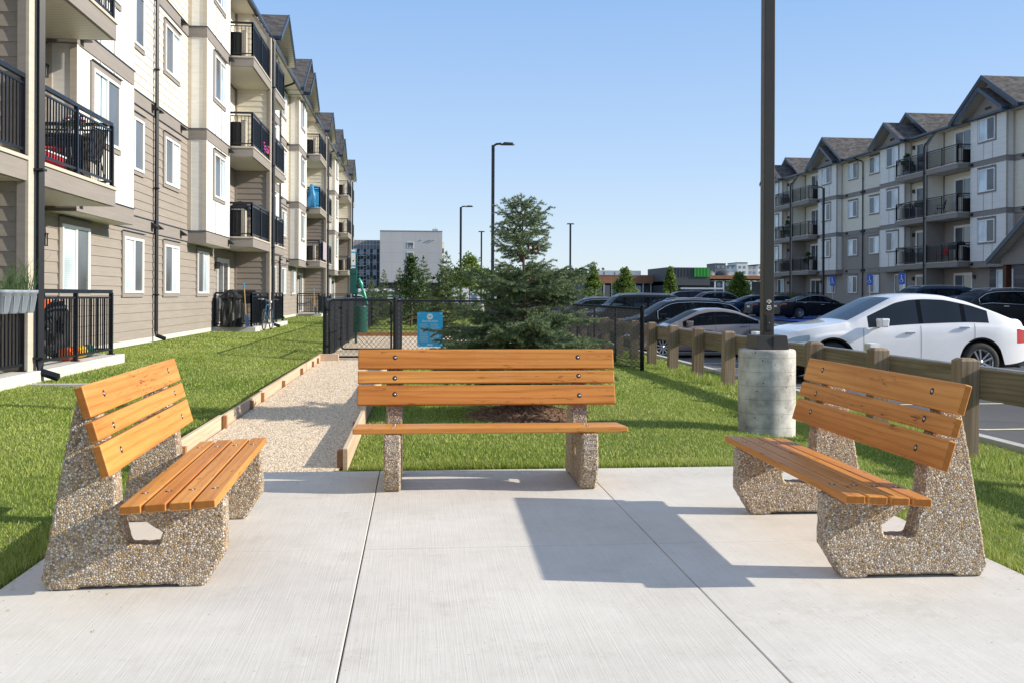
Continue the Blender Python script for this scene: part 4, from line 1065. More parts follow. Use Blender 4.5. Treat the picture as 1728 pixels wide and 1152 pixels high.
    for s in (0, 2):
        emit('headlight_%d' % s, 'headlight', M['headlamp']); emit('taillight_%d' % s, 'taillight', M['tail_red'])
    # nose and tail closing panels with grille / bumper insert
    for i0, x0, sg in ((0, 0, -1), (ns - 1, L, 1)):
        r = rows[i0]; m = MB(); pts = [(x0, p[0], p[1]) for p in r[3:]] + [(x0, -p[0], p[1]) for p in reversed(r[3:])]
        m.add(pts, [tuple(range(len(pts)))], 0)
        if sg < 0:
            zt = top[0]; m.prism([(x0 + .03, -.42, zt - .10), (x0 + .03, .42, zt - .10), (x0 + .03, .38, zt - .32), (x0 + .03, -.38, zt - .32)], (-.05, 0, 0), 1)
            m.prism([(x0 + .03, -.55, .34), (x0 + .03, .55, .34), (x0 + .03, .5, .22), (x0 + .03, -.5, .22)], (-.045, 0, 0), 1)
            for k in range(6): m.beam((x0 - .024, -.35 + k * .14, zt - .12), (x0 - .024, -.35 + k * .14, zt - .30), .012, .012, 2)
        else:
            m.box(x0 - .01, -.26, top[-1] - .22, x0 + .012, .26, top[-1] - .10, 3); m.box(x0 - .03, -.6, .26, x0 + .014, .6, .42, 1)
        m.build('bumper', [paint, M['black'], M['chrome'], M['white']], root)
    ty, ri = wheel_parts(wr_, .225, sp.get('spk', 5))
    for a in ax:
        for sg in (1, -1):
            wo = inst(ty, 'wheel', root, (a, sg * (hw - .13), wr_)); inst(ri, 'rim', wo)
            if sg < 0: wo.rotation_euler[2] = PI
    def surf(x, k): 
        i = min(range(ns), key=lambda j: abs(xs[j] - x)); return rows[i][k]
    sm = MB()
    for x in sp['seams']:
        for sg in (1, -1):
            for k in range(4, 8):
                a, b = surf(x, k), surf(x, k + 1)
                sm.quad((x - .004, sg * (a[0] + .0025), a[1]), (x + .004, sg * (a[0] + .0025), a[1]), (x + .004, sg * (b[0] + .0025), b[1]), (x - .004, sg * (b[0] + .0025), b[1]))
    sm.build('door_gap', M['seam'], root)
    for x in sp['handles']:
        for sg in (1, -1):
            a = surf(x, 6); h = MB(); h.box(x - .11, sg * (a[0] + .004), a[1] + .02, x + .11, sg * (a[0] + .034), a[1] + .052); h.build('door_handle', M['chrome'] if sp.get('chrome') or sp.get('chrome_handles') else paint, root, bevel=.01)
    xm = sp['mirror']
    for sg in (1, -1):
        a = surf(xm, 8); mm = MB(); mm.frus((xm, sg * (a[0] + .17), a[1] + .02), (.07, .115), (.085, .125), .165); mm.beam((xm + .02, sg * (a[0] - .03), a[1] + .02), (xm, sg * (a[0] + .12), a[1] + .07), .06, .05, 1); mm.build('mirror', [paint, M['black']], root, bevel=.03)
    if sp.get('chrome'):
        for sg in (1, -1):
            m = MB(); ii = [i for i in range(ns) if wins[0] <= xs[i] <= wins[1] and top[i] - belt[i] > .12]
            lo = [(xs[i], sg * (rows[i][9][0] + .004), rows[i][9][1] - .012) for i in ii]; hi = [(xs[i], sg * (rows[i][10][0] + .006), rows[i][10][1] + .012) for i in ii]
            m.tube(lo + hi[::-1] + [lo[0]], .011, 5); m.build('window_trim', M['chrome'], root)
    if sp.get('rails'):
        for sg in (1, -1):
            m = MB(); ii = [i for i in range(ns) if xB + .1 <= xs[i] <= xC - .05]
            m.tube([(xs[i], sg * (rows[i][12][0] - .0), rows[i][12][1] + (.045 if 2 < j < len(ii) - 3 else .0)) for j, i in enumerate(ii)], .019, 6); m.build('roof_rail', M['rim'], root)
    if sp.get('glass') == 'glass_clear':
        bz = float(np.interp(L * .5, xs, belt)); q = MB(); xf = xB + .35; xr = min(xf + 1.0, xC + .15)
        for sg in (1, -1):
            q.frus((xf + .12, sg * .38, .35), (.09, .24), (.07, .20), bz + .08 - .35); q.box(xf + .14, sg * .38 - .12, bz + .10, xf + .22, sg * .38 + .12, bz + .27); q.box(xf - .42, sg * .38 - .24, .42, xf + .05, sg * .38 + .24, .58)
            q.box(xr + .2, sg * .34 - .11, bz + .04, xr + .28, sg * .34 + .11, bz + .18)
        q.frus((xr + .2, 0, .35), (.1, .62), (.08, .56), bz - .35); q.box(xA + .3, -.62, bz - .22, xA + .75, .62, bz - .02); q.box(xA + .3, -.72, .28, xr + .3, .72, .34)
        q.build('seats', M['seat_cloth'], root)
SPEC = {
 'coupe_suv': dict(L=4.88, W=1.98, fa=.93, wb=2.93, r=.385, sill=.30, cab=(1.22, 2.22, 3.25, 4.55), win=(1.62, 4.02), pillars=[(2.60, 2.70), (3.50, 3.55)], clad=True,
    top=[(0, .74), (.05, .86), (.2, .96), (.7, 1.07), (1.15, 1.13), (1.3, 1.17), (2.2, 1.61), (2.5, 1.675), (2.8, 1.69), (3.2, 1.67), (3.7, 1.555), (4.2, 1.38), (4.6, 1.235), (4.75, 1.20), (4.83, 1.17), (4.88, 1.0)],
    belt=[(0, .74), (.2, .86), (1.2, 1.0), (2.5, 1.07), (3.6, 1.12), (4.3, 1.11), (4.88, 1.04)], seams=[1.52, 2.65, 3.72], handles=[2.42, 3.50], mirror=1.82, tl=.27, hl=.5, tlk=(5, 6), chrome_handles=True),
 'sedan': dict(glass='glass_clear', L=4.57, W=1.80, fa=.86, wb=2.70, r=.32, sill=.22, cab=(1.05, 2.0, 3.05, 3.98), win=(1.45, 3.72), pillars=[(2.38, 2.46)],
    top=[(0, .56), (.05, .66), (.2, .75), (.8, .89), (1.05, .94), (1.15, .98), (1.95, 1.36), (2.3, 1.43), (2.7, 1.435), (3.1, 1.37), (3.6, 1.17), (4.0, 1.02), (4.35, 1.0), (4.5, .97), (4.57, .80)],
    belt=[(0, .56), (.3, .72), (1.1, .87), (2.5, .93), (3.6, .98), (4.57, .92)], seams=[1.32, 2.42, 3.42], handles=[2.22, 3.25], mirror=1.6),
 'big_sedan': dict(glass='glass_clear', L=4.88, W=1.85, fa=.95, wb=2.78, r=.335, sill=.22, cab=(1.15, 2.1, 3.15, 4.12), win=(1.55, 3.95), pillars=[(2.5, 2.58)], chrome=True, spk=10,
    top=[(0, .60), (.05, .70), (.25, .80), (.9, .93), (1.15, .97), (1.25, 1.01), (2.05, 1.39), (2.4, 1.465), (2.8, 1.47), (3.2, 1.40), (3.75, 1.18), (4.1, 1.06), (4.6, 1.05), (4.8, 1.03), (4.88, .86)],
    belt=[(0, .60), (.3, .76), (1.2, .91), (2.6, .97), (3.8, 1.0), (4.88, .97)], seams=[1.42, 2.54, 3.6], handles=[2.34, 3.42], mirror=1.72, tl=.34, tlk=(6,)),
 'crossover': dict(glass='glass_clear', L=4.70, W=1.90, fa=.92, wb=2.74, r=.36, sill=.28, cab=(1.12, 1.95, 3.85, 4.58), win=(1.5, 4.30), pillars=[(2.42, 2.50), (3.42, 3.50)], clad=True, rails=True, chrome=True,
    top=[(0, .72), (.05, .84), (.2, .94), (.8, 1.06), (1.1, 1.11), (1.2, 1.15), (1.9, 1.59), (2.2, 1.665), (2.8, 1.69), (3.6, 1.655), (4.0, 1.58), (4.4, 1.30), (4.6, 1.12), (4.70, .9)],
    belt=[(0, .72), (.3, .86), (1.2, 1.01), (2.6, 1.07), (3.9, 1.14), (4.7, 1.05)], seams=[1.40, 2.46, 3.5], handles=[2.26, 3.30], mirror=1.66),
 'boxy_suv': dict(glass='glass_clear', L=4.80, W=1.93, fa=.86, wb=2.88, r=.38, sill=.32, cab=(1.25, 1.85, 4.25, 4.76), win=(1.5, 4.55), pillars=[(2.38, 2.48), (3.44, 3.54)], clad=True, rails=True,
    top=[(0, .86), (.05, .98), (.2, 1.06), (1.0, 1.14), (1.22, 1.17), (1.3, 1.22), (1.82, 1.76), (2.0, 1.83), (2.8, 1.86), (4.1, 1.84), (4.4, 1.79), (4.65, 1.40), (4.77, 1.12), (4.8, .9)],
    belt=[(0, .86), (.3, .98), (1.2, 1.10), (2.6, 1.14), (4.2, 1.17), (4.8, 1.08)], seams=[1.42, 2.43, 3.5], handles=[2.24, 3.3], mirror=1.66, sm=.045),
 'minivan': dict(L=5.1, W=1.98, fa=.95, wb=3.0, r=.345, sill=.24, cab=(.85, 1.9, 4.4, 4.98), win=(1.4, 4.75), pillars=[(2.3, 2.4), (3.55, 3.65)],
    top=[(0, .68), (.05, .82), (.2, .92), (.8, 1.05), (.95, 1.12), (1.8, 1.66), (2.2, 1.75), (3.0, 1.77), (4.2, 1.72), (4.6, 1.62), (4.9, 1.25), (5.05, 1.05), (5.1, .9)],
    belt=[(0, .68), (.3, .84), (1.0, 1.0), (2.6, 1.06), (4.5, 1.1), (5.1, 1.0)], seams=[1.5, 2.36, 3.6], handles=[2.15, 2.6], mirror=1.5)}
def car(spec, label, nose, y, d, paint, z=None):
    x = nose; root = thing('parked_car', label, 'car', (x, y, (lot_z(x + d * 2.4, y) if z is None else z) - .016), 0 if d > 0 else PI, 'cars in the car park')
    build_car(root, SPEC[spec], paint); return root
P_ = lambda n, c, m=0, r=.25: mk_paint(n, c, m, r)
PW = P_('white_car_paint', (.78, .78, .80)); PG = P_('grey_brown_car_paint', (.23, .19, .185), .35, .3); PB = P_('black_car_paint', (.010, .011, .014)); PN = P_('dark_navy_car_paint', (.010, .016, .035)); PS = P_('pearl_beige_car_paint', (.55, .52, .47)); PBL = P_('bright_blue_car_paint', (.01, .035, .28)); PD = P_('charcoal_car_paint', (.028, .030, .035), .3); PGR = P_('deep_blue_car_paint', (.012, .03, .075))
# nose towards the timber barrier (d=+1: local x runs to +X, nose at the barrier)
car('coupe_suv', 'white sloping roofed SUV parked nose to the timber barrier, nearest of all cars', 6.85, 18.5, 1, PW)
car('sedan', 'grey brown sedan parked behind the timber posts left of the near lamp post', 6.25, 28.4, 1, PG)
car('crossover', 'black crossover with silver roof rails right behind the grey brown sedan', 6.3, 31.9, 1, PB)
car('boxy_suv', 'black boxy upright SUV with pale roof rails beyond the chain link fence end', 6.4, 40.0, 1, PB)
car('sedan', 'pale beige sedan behind the right side of the big spruce', 6.5, 44.0, 1, PS)
car('crossover', 'charcoal crossover with roof rails behind the pale beige sedan', 6.4, 48.4, 1, PD)
car('sedan', 'dark navy sedan whose nose shows through the right branches of the big spruce', 5.9, 52.8, 1, PN)
# row along the right block (d=-1: nose at +X)
car('big_sedan', 'black sedan with chrome window trim and red tail lamps beside the blue painted bay', 26.3, 56.4, -1, PB)
car('sedan', 'dark navy sedan left of the black sedan, half hidden by the near lamp post', 25.8, 60.6, -1, PN)
car('sedan', 'deep blue sedan just left of the near lamp post, behind the navy one', 25.4, 64.0, -1, PGR)
car('crossover', 'dark crossover with chrome window line in the far row, behind the black crossover', 25.6, 72.0, -1, PD)
car('minivan', 'dark minivan in the far row by the narrow young tree', 25.6, 78.0, -1, PB)
car('sedan', 'bright blue sedan at the far end of the row beyond the boxy SUV', 25.2, 83.5, -1, PBL)
car('boxy_suv', 'large dark blue SUV standing behind the roof of the white SUV', 20.2, 41.6, 1, PGR)
car('sedan', 'bright blue hatch-like car between the large dark blue SUV and the black SUV', 25.0, 38.3, -1, PBL)
car('crossover', 'black SUV with red tail lamp behind the tail of the white SUV', 25.2, 35.2, -1, PB)
# ------------------------------------------------------------------ chain link fence, gates, sign
def wire_panel(m, a, b, h, zb=.04, pitch=.072, wr=.0032, mi=1):
    """diagonal wires between ground points a and b (x, y, z)"""
    A = Vector(a); B = Vector(b); L = (B - A).length; d = (B - A) / L; hh = h - zb; t = -hh
    while t < L:
        for s in (0, 1):
            u0, u1 = t, t + hh; z0, z1 = 0.0, hh
            if u0 < 0: z0 = -u0; u0 = 0
            if u1 > L: z1 = hh - (u1 - L); u1 = L
            if u1 - u0 > .02:
                za, zc = (zb + z0, zb + z1) if s == 0 else (zb + hh - z0, zb + hh - z1)
                p = A + d * u0 + Vector((0, 0, za)); q = A + d * u1 + Vector((0, 0, zc)); m.cyl(p, q, wr, None, 3, mi, False)
        t += pitch * 1.414
def fence_run(name, label, pts, h, posts_every=2.4, thick=(), pitch=.066, wr=.0040):
    root = thing(name, label, 'fence', pts[0])
    o = Vector(pts[0]); wi = MB(); ra = MB()
    for a, b in zip(pts, pts[1:]):
        A = Vector(a) - o; B = Vector(b) - o; L = (B - A).length; d = (B - A) / L
        wire_panel(wi, A, B, h, pitch=pitch, wr=wr, mi=0)
        ra.tube([A + Vector((0, 0, h)), B + Vector((0, 0, h))], .022, 8); ra.tube([A + Vector((0, 0, .07)), B + Vector((0, 0, .07))], .006, 5)
        n = max(1, int(round(L / posts_every)))
        for i in range(n + 1):
            p = A + d * (L * i / n); big = i in (0, n); q = MB(); r = .04 if big else .026
            if i == 0 and a is not pts[0]: continue
            q.cyl(p + Vector((0, 0, -.25)), p + Vector((0, 0, h + (.05 if big else -.01))), r, None, 14); q.sphere(tuple(p + Vector((0, 0, h + (.05 if big else -.01)))), r * 1.12, 12, 0, (1, 1, .6))
            for z in (.25, .65, 1.0): q.cyl(p + Vector((0, 0, z)), p + Vector((0, 0, z + .025)), r + .005, None, 12)
            q.build('post', M['rail'], root)
    wi.build('mesh', M['vinyl_wire'], root); ra.build('top_rail', M['rail'], root)
    return root
fence_run('chain_link_fence', 'black chain link fence running back beside the left lawn from the gate', [(-1.84, 19.95, .0), (-1.86, 62.0, .0)], 1.2, 2.4)
fence_run('chain_link_fence', 'black chain link fence across the front of the dog run carrying the blue sign', [(-.42, 19.62, 0), (2.1, 19.22, 0), (4.35, 18.45, -.13)], 1.19, 2.5)
fence_run('chain_link_fence', 'black chain link fence on the car park side of the dog run', [(4.35, 18.45, -.13), (4.45, 62.0, -.13)], 1.19, 2.5)
fence_run('chain_link_fence', 'black chain link fence closing the far end of the dog run', [(-1.86, 62.0, 0), (4.45, 62.0, -.13)], 1.2, 2.5)
def gate(label, x0, x1, y, h=1.2):
    root = thing('fence_gate', label, 'gate', (x0, y, 0)); m = MB(); w = x1 - x0; r = .09; pts = []
    for cx, cz, a0 in ((w - r, h - r, 0), (r, h - r, 90), (r, .06 + r, 180), (w - r, .06 + r, 270)):
        for k in range(7):
            a = rad(a0 + 15 * k); pts.append((cx + r * math.cos(a), 0, cz + r * math.sin(a)))
    pts.append(pts[0]); m.tube(pts, .021, 10); m.build('gate_frame', M['rail'], root)
    wi = MB(); wire_panel(wi, (.02, 0, 0), (w - .02, 0, 0), h - .02, zb=.08, mi=0); wi.build('mesh', M['vinyl_wire'], root)
    la = MB(); la.box(w - .04, -.04, .93, w + .05, .04, 1.0); la.cyl((w - .01, 0, .88), (w - .01, 0, 1.06), .03, None, 10); la.build('latch', M['rail'], root)
    for z in (.25, .98):
        hg = MB(); hg.box(-.06, -.03, z, .03, .03, z + .05); hg.build('hinge', M['rail'], root)
gate('front gate of black tube and chain link beside the left lawn', -1.74, -.50, 19.85)
gate('inner second gate of black tube and chain link seen through the front gate', -1.72, -.42, 22.7)
fence_run('chain_link_fence', 'short black chain link fence between the two gates on the right', [(-.40, 19.75, 0), (-.36, 22.7, 0)], 1.2, 3)
# rules sign
sg = thing('rules_sign', 'bright blue dog run rules sign wired to the front chain link fence', 'sign', (.275, 19.46, .625), rad(-9))
m = MB(); w_, h_ = .255, .34; c_ = .02; pts = []
for cx, cz, a0 in ((w_ - c_, h_ - c_, 0), (-w_ + c_, h_ - c_, 90), (-w_ + c_, -h_ + c_, 180), (w_ - c_, -h_ + c_, 270)):
    for k in range(5): a = rad(a0 + 22.5 * k); pts.append((cx + c_ * math.cos(a), 0, cz + c_ * math.sin(a)))
m.prism(pts, (0, .004, 0)); m.build('plate', M['signblue'], sg)
m = MB(); m.lathe([(.060, -.0012), (.001, -.0012)], 32, (0, -.001, .252), 'y'); m.build('emblem', M['white'], sg)
m = MB()   # small dog silhouette on the emblem
dog = [(-.030, -.004), (-.026, .006), (.008, .006), (.016, .018), (.020, .025), (.024, .017), (.034, .014), (.033, .009), (.022, .004), (.018, -.008), (.018, -.024), (.012, -.024), (.011, -.010), (-.014, -.010), (-.018, -.024), (-.024, -.024), (-.024, -.008)]
m.prism([(x, -.0032, .252 + z) for x, z in dog], (0, -.0006, 0)); m.build('emblem_dog', M['signblue'], sg)
def text(s, size, parent, loc, mat, rot=(rad(90), 0, 0), name='lettering', shear=0, ext=.0004):
    cu = bpy.data.curves.new(name, 'FONT'); cu.body = s; cu.size = size; cu.align_x = 'CENTER'; cu.align_y = 'CENTER'; cu.extrude = ext; cu.shear = shear; cu.offset = size * .012
    tmp = bpy.data.objects.new('tmp', cu); COL.objects.link(tmp); bpy.context.view_layer.update()
    me = bpy.data.meshes.new_from_object(tmp.evaluated_get(bpy.context.evaluated_depsgraph_get())); me.name = name
    bpy.data.objects.remove(tmp); bpy.data.curves.remove(cu); me.materials.clear(); me.materials.append(mat)
    o = inst(me, name, parent, loc); o.rotation_euler = rot; return o
text('Dog Run Rules', .052, sg, (0, -.0035, .163), M['white'], shear=.25)
m = MB(); rr = random.Random(4)    # two columns of illegibly small text: word-length dashes
M['sign_text'] = pm('pale_sign_text', (.42, .62, .78), .5, 0, .05)
for cx in (-.205, .012):
    z = .105
    while z > -.255:
        for ln_ in range(rr.choice((2, 2, 3, 3))):
            x = cx; end = cx + .19 * rr.uniform(.72, 1.0)
            while x < end:
                ww = rr.uniform(.012, .034); m.box(x, -.0032, z - .0042, min(x + ww, end), -.0005, z + .0022); x += ww + .0045
            z -= .0125
            if z < -.255: break
        z -= .012
m.build('small_print', M['sign_text'], sg)
m = MB(); m.box(-.052, -.003, -.312, .052, -.0004, -.292); m.build('maker_mark', M['white'], sg)
m = MB()
for x in (-.225, .225):
    for z in (-.31, .31): m.lathe([(.012, -.004), (.009, -.006), (.001, -.0065)], 10, (x, 0, z), 'y')
m.build('bolt', M['galv'], sg)
# low lattice panel inside the dog run
lp = thing('lattice_barrier', 'low black lattice barrier standing on the gravel behind the blue sign', 'barrier', (.62, 23.6, 0)); m = MB(); Lw, Lh = 1.9, .52
m.beam((0, 0, Lh), (Lw, 0, Lh), .05, .05); m.beam((0, 0, .08), (Lw, 0, .08), .05, .05)
for x in (0, Lw): m.beam((x, 0, 0), (x, 0, Lh + .02), .06, .06); m.beam((x, -.2, .02), (x, .2, .02), .05, .04)
m.build('frame', M['rail'], lp); m = MB(); k = -.44
while k < Lw:
    for s in (0, 1):
        u0, u1, z0, z1 = k, k + .42, .09, .51
        if u0 < 0: z0 += -u0; u0 = 0
        if u1 > Lw: z1 -= u1 - Lw; u1 = Lw
        if u1 > u0: m.beam((u0, .01 * s, z0 if s == 0 else .6 - z0), (u1, .01 * s, z1 if s == 0 else .6 - z1), .03, .008, 0, up=(0, 1, 0))
    k += .095
m.build('lattice', M['rail'], lp)
# dog waste station
ws = thing('waste_station', 'green dog waste station with round bin and white sign inside the fence', 'waste station', (-1.62, 26.6, 0)); m = MB()
m.box(-.03, -.03, -.1, .03, .03, 2.45); m.build('post', M['green'], ws)
m = MB(); m.box(-.16, -.10, 1.33, .02, -.03, 1.98); m.box(-.17, -.115, 1.86, .03, -.03, 2.0); m.build('dispenser', M['green'], ws, bevel=.015)
m = MB(); m.lathe([(.19, .30), (.20, .32), (.20, .98), (.205, 1.0), (.19, 1.01), (.17, .99), (.17, .4)], 28, (.13, -.22, 0)); m.lathe([(.19, .30), (.001, .30)], 28, (.13, -.22, 0)); m.build('bin', M['green'], ws)
m = MB(); m.box(-.13, -.045, 2.02, -.02, -.035, 2.52, 0); m.box(-.13, -.047, 2.06, -.02, -.0455, 2.10, 1); m.box(-.13, -.047, 2.43, -.02, -.0455, 2.47, 1); m.lathe([(.02, -.047), (.001, -.047)], 14, (-.075, 0, 2.22), 'y', 2); m.build('sign_plate', [M['white'], M['signblue'], M['black']], ws)
m = MB(); m.tube([(.12, -.06, 1.55), (.20, -.08, 1.40), (.26, -.09, 1.2), (.31, -.08, 1.05)], [.02, .045, .04, .02], 6); m.tube([(.08, -.06, 1.75), (.14, -.07, 1.6), (.18, -.08, 1.42)], [.03, .06, .02], 6); m.build('bag', M['bag_green'], ws)
# ------------------------------------------------------------------ path edging
def edging(label, x, y0, y1, z, stakes, side, zt):
    r = thing('timber_edging', label, 'edging', (x, y0, z)); m = MB(); k = 0; y = 0.0; L = y1 - y0; rr = random.Random(int(x * 100))
    while y < L - .01:
        e = min(L, y + 2.44); j = rr.uniform(-.008, .008); q = MB(); q.box(-.019, 0, -.06, .019, e - y - .004, zt + rr.uniform(-.008, .006)); q.build('board', M['edge_wood'], r, (j, y, 0), bevel=.004); y = e
    for sy, dz, tw in stakes:
        q = MB(); q.frus((0, 0, -.08), (.019, .032), (.019, .028), .08 + zt - .02 + dz); o = q.build('stake', M['stake_wood'], r, (side * .042, sy - y0, 0)); o.rotation_euler[0] = tw
edging('low timber edging board along the left side of the gravel path', -1.90, 7.35, 20.0, 0, [(8.05, -.02, 0), (9.75, .02, .03), (11.3, .0, -.02), (12.1, .01, .04), (14.0, -.01, 0), (16.2, 0, .03), (17.9, .0, 0), (18.8, 0, 0)], 1, .125)
edging('low timber edging board on the right of the gravel path, ending beside the middle bench', -.53, 7.42, 19.5, 0, [(7.48, .005, 0), (9.3, -.02, .02), (11.4, 0, 0)], -1, .15)
q = MB(); q.box(-.0, 0, -.06, .36, .09, .14); tag(q.build('timber_block', M['edge_wood'], None, (-1.88, 19.45, 0), bevel=.006), 'short thick timber block across the path corner at the gate post', 'timber')
eb = MB(); eb.box(-1.86, 31.0, -.05, 4.2, 31.06, .12); tag(eb.build('timber_edging', M['stake_wood']), 'dark brown timber edging between gravel and grass inside the dog run', 'edging')
# strip of concrete edging in the lawn by the left patio
m = MB(); m.box(0, 0, -.05, 1.55, .14, .03); tag(m.build('concrete_strip', M['curb'], None, (-4.98, 13.15, gz(-4.6) - .01), bevel=.006), 'narrow concrete strip lying in the lawn at the left patio corner', 'strip')
# ------------------------------------------------------------------ timber barrier
tb = thing('timber_barrier', 'weathered timber post and rail barrier between the lawn and the car park', 'barrier', (5.25, 0, 0))
BY = [5.31 + 1.78 * i for i in range(31)]
pm_ = MB(); a_ = .092; pm_.frus((0, 0, -.35), (a_, a_), (a_, a_), 1.25); pm_.frus((0, 0, .90), (a_, a_), (a_ - .032, a_ - .032), .026)
pme = pm_.mesh('post', M['post_wood'])
for i, y in enumerate(BY):
    o = inst(pme, 'post', tb, (0, y, gz(5.25) + RND.uniform(-.015, .01)), RND.uniform(-.02, .02), bevel=.003); o.rotation_euler[1] = RND.uniform(-.012, .012)
for i in range(0, len(BY) - 2, 2):
    q = MB(); q.box(.098, 0, .55, .19, BY[i + 2] - BY[i] - .006, .84); q.build('beam', M['fence_wood'], tb, (0, BY[i] + .003, gz(5.25) + RND.uniform(-.01, .01)), bevel=.006)
# conduit and outlet boxes on the barrier
cz = gz(5.25) + .84
cd = thing('outlet_box', 'grey outlet box with bent conduit on the barrier behind the right bench', 'outlet', (5.36, 11.0, cz)); m = MB()
m.box(-.06, -.08, .02, .05, .08, .13); m.box(-.066, -.06, .04, -.06, .06, .115, 1); m.build('box', [M['white'], M['galv']], cd, bevel=.006)
m = MB(); m.tube([(-.0, -.08, .06), (-.02, -.2, .07), (-.10, -.26, .05), (-.13, -.27, -.04), (-.13, -.27, -.20)], .014, 8); m.box(-.16, -.31, -.26, -.10, -.23, -.2, 1); m.build('conduit', [M['galv'], M['black']], cd)
c2 = thing('outlet_box', 'small pale outlet box on the barrier just left of the near lamp post', 'outlet', (5.36, 14.9, cz)); m = MB(); m.box(-.06, -.1, .02, .05, .1, .12); m.build('box', M['white'], c2, bevel=.006); m = MB(); m.tube([(0, .1, .06), (.0, .3, .03), (0, .5, .015)], .014, 8); m.build('conduit', M['galv'], c2)
m = MB(); m.tube([(0, 0, 0), (0, 20, 0)], .011, 8); tag(m.build('conduit_pipe', M['galv'], None, (5.40, 4.2, cz + .012)), 'long thin grey conduit pipe lying on top of the timber barrier', 'pipe')
# ------------------------------------------------------------------ lamps
nl = thing('street_lamp', 'tall dark bronze lamp post on a round concrete base beside the right bench', 'street lamp', (3.565, 9.62, gz(3.5))); m = MB()
m.lathe([(.286, -.2), (.286, .80), (.282, .825), (.27, .835), (.001, .838)], 48); m.build('concrete_base', M['formed'], nl)
m = MB(); m.frus((0, 0, .839), (.17, .17), (.155, .155), .13); m.frus((0, 0, .969), (.155, .155), (.145, .145), .008); m.box(.005, -.172, .845, .011, -.150, .965, 1); m.sphere((-.01, -.163, .90), .007, 8, 1); m.build('base_cover', [M['bronze'], M['black']], nl, bevel=.008)
m = MB(); m.box(-.056, -.056, .95, .056, .056, 7.3); m.build('pole', M['bronze'], nl, bevel=.006)
m = MB(); m.box(-.034, -.062, 1.02, .034, -.056, 1.19, 1); m.box(-.026, -.066, 1.03, .026, -.062, 1.18, 0); m.sphere((.0, -.067, 1.10), .006, 8, 2); m.build('hand_hole', [M['black'], M['bronze'], M['chrome']], nl, bevel=.003)
m = MB()     # emblem sticker: two arcs over a rounded face shape
for r_, a0, a1, zc in ((.026, 15, 165, 1.30), (.018, 15, 165, 1.298), (.026, 195, 345, 1.262), (.02, 190, 350, 1.275)):
    m.tube([(r_ * math.cos(rad(a)), -.0575, zc + r_ * 1.25 * math.sin(rad(a))) for a in range(a0, a1 + 1, 15)], .0028, 5)
m.sphere((0, -.0575, 1.30), .008, 8, 0, (1, .2, 1)); m.box(-.02, -.0595, 1.267, .02, -.056, 1.276)
m.build('emblem_sticker', M['white'], nl)
def lamp_head(m, dx, z, s=1.0):
    if abs(dx) < 1:
        m.box(-.06, -.06, z, .06, .06, z + .1); m.frus((0, 0, z + .08), (.34, .14), (.26, .10), .09); return
    m.tube([(0, 0, z - .05), (.03 * dx, 0, z + .06), (.14 * dx, 0, z + .13), (.34 * dx, 0, z + .15)], .045 * s, 8)
    m.prism([(.30 * dx, -.13, z + .10), (.42 * dx, -.17, z + .09), (.80 * dx, -.14, z + .10), (.88 * dx, -.06, z + .115), (.80 * dx, -.10, z + .19), (.45 * dx, -.12, z + .2)], (0, .26, 0))
hd = MB(); lamp_head(hd, -1, 7.3); hd.build('lamp_head', M['bronze'], nl)
def lamp(label, x, y, z, H, dx, r=.062):
    t = thing('street_lamp', label, 'street lamp', (x, y, z), 0, 'lamp posts of the car parks'); m = MB(); m.box(-r, -r, 0, r, r, H); m.build('pole', M['lamp_black'], t, bevel=.008)
    m = MB(); m.lathe([(.28, -.3), (.28, .7), (.26, .72), (.001, .725)], 20); m.build('concrete_base', M['formed'], t)
    m = MB(); lamp_head(m, dx, H - .08); m.build('lamp_head', M['lamp_black'], t)
def at(px, D):
    a = (px - 864) / 1640 * D; return a * math.cos(TH) + D * math.sin(TH), -a * math.sin(TH) + D * math.cos(TH)
for lb, px, D, H, dx in (('tallest black lamp post, head to the right, just left of the big spruce', 831, 39.5, 7.7, 1), ('black lamp post with a head to the right, farther left than the tallest one', 777, 68, 7.75, 1),
                       ('thin distant lamp post between the two black lamp posts', 812, 97, 7.9, .6), ('thin pale distant lamp post right of the big spruce', 962, 86, 7.9, .6), ('dark lamp post with a head to the left before the right apartment block', 1389, 60, 8.0, -1)):
    x, y = at(px, D); lamp(lb, x, y, -.3 if px != 1389 else .0, H, dx, .075 if D > 60 else .062)
# accessible parking signs
for lb, px, D in (('blue accessible parking sign nearest the tall lamp post of the right block', 1405, 60.5), ('blue accessible parking sign before the two ground floor windows by the downspout', 1468, 55.5), ('blue accessible parking sign beside the portico end of the bays', 1522, 51)):
    x, y = at(px, D); t = thing('parking_sign', lb, 'sign', (x, y, gz(x)), rad(-45), 'accessible parking signs'); m = MB(); m.box(-.025, -.02, 0, .025, .02, 2.45); m.build('post', M['galv'], t)
    m = MB(); m.box(-.16, -.03, 1.9, .16, -.021, 2.5); m.build('plate', M['hcblue'], t); m = MB()
    m.lathe([(.035, -.034), (.001, -.034)], 12, (-.02, 0, 2.36), 'y'); m.box(-.04, -.035, 2.15, .0, -.0315, 2.31); m.box(-.04, -.035, 2.15, .06, -.0315, 2.18); m.box(.03, -.035, 2.05, .06, -.0315, 2.16)
    m.tube([(.09 * math.cos(rad(a)) - .02, -.033, 2.10 + .09 * math.sin(rad(a))) for a in range(120, 380, 20)], .010, 5); m.build('symbol', M['white'], t)
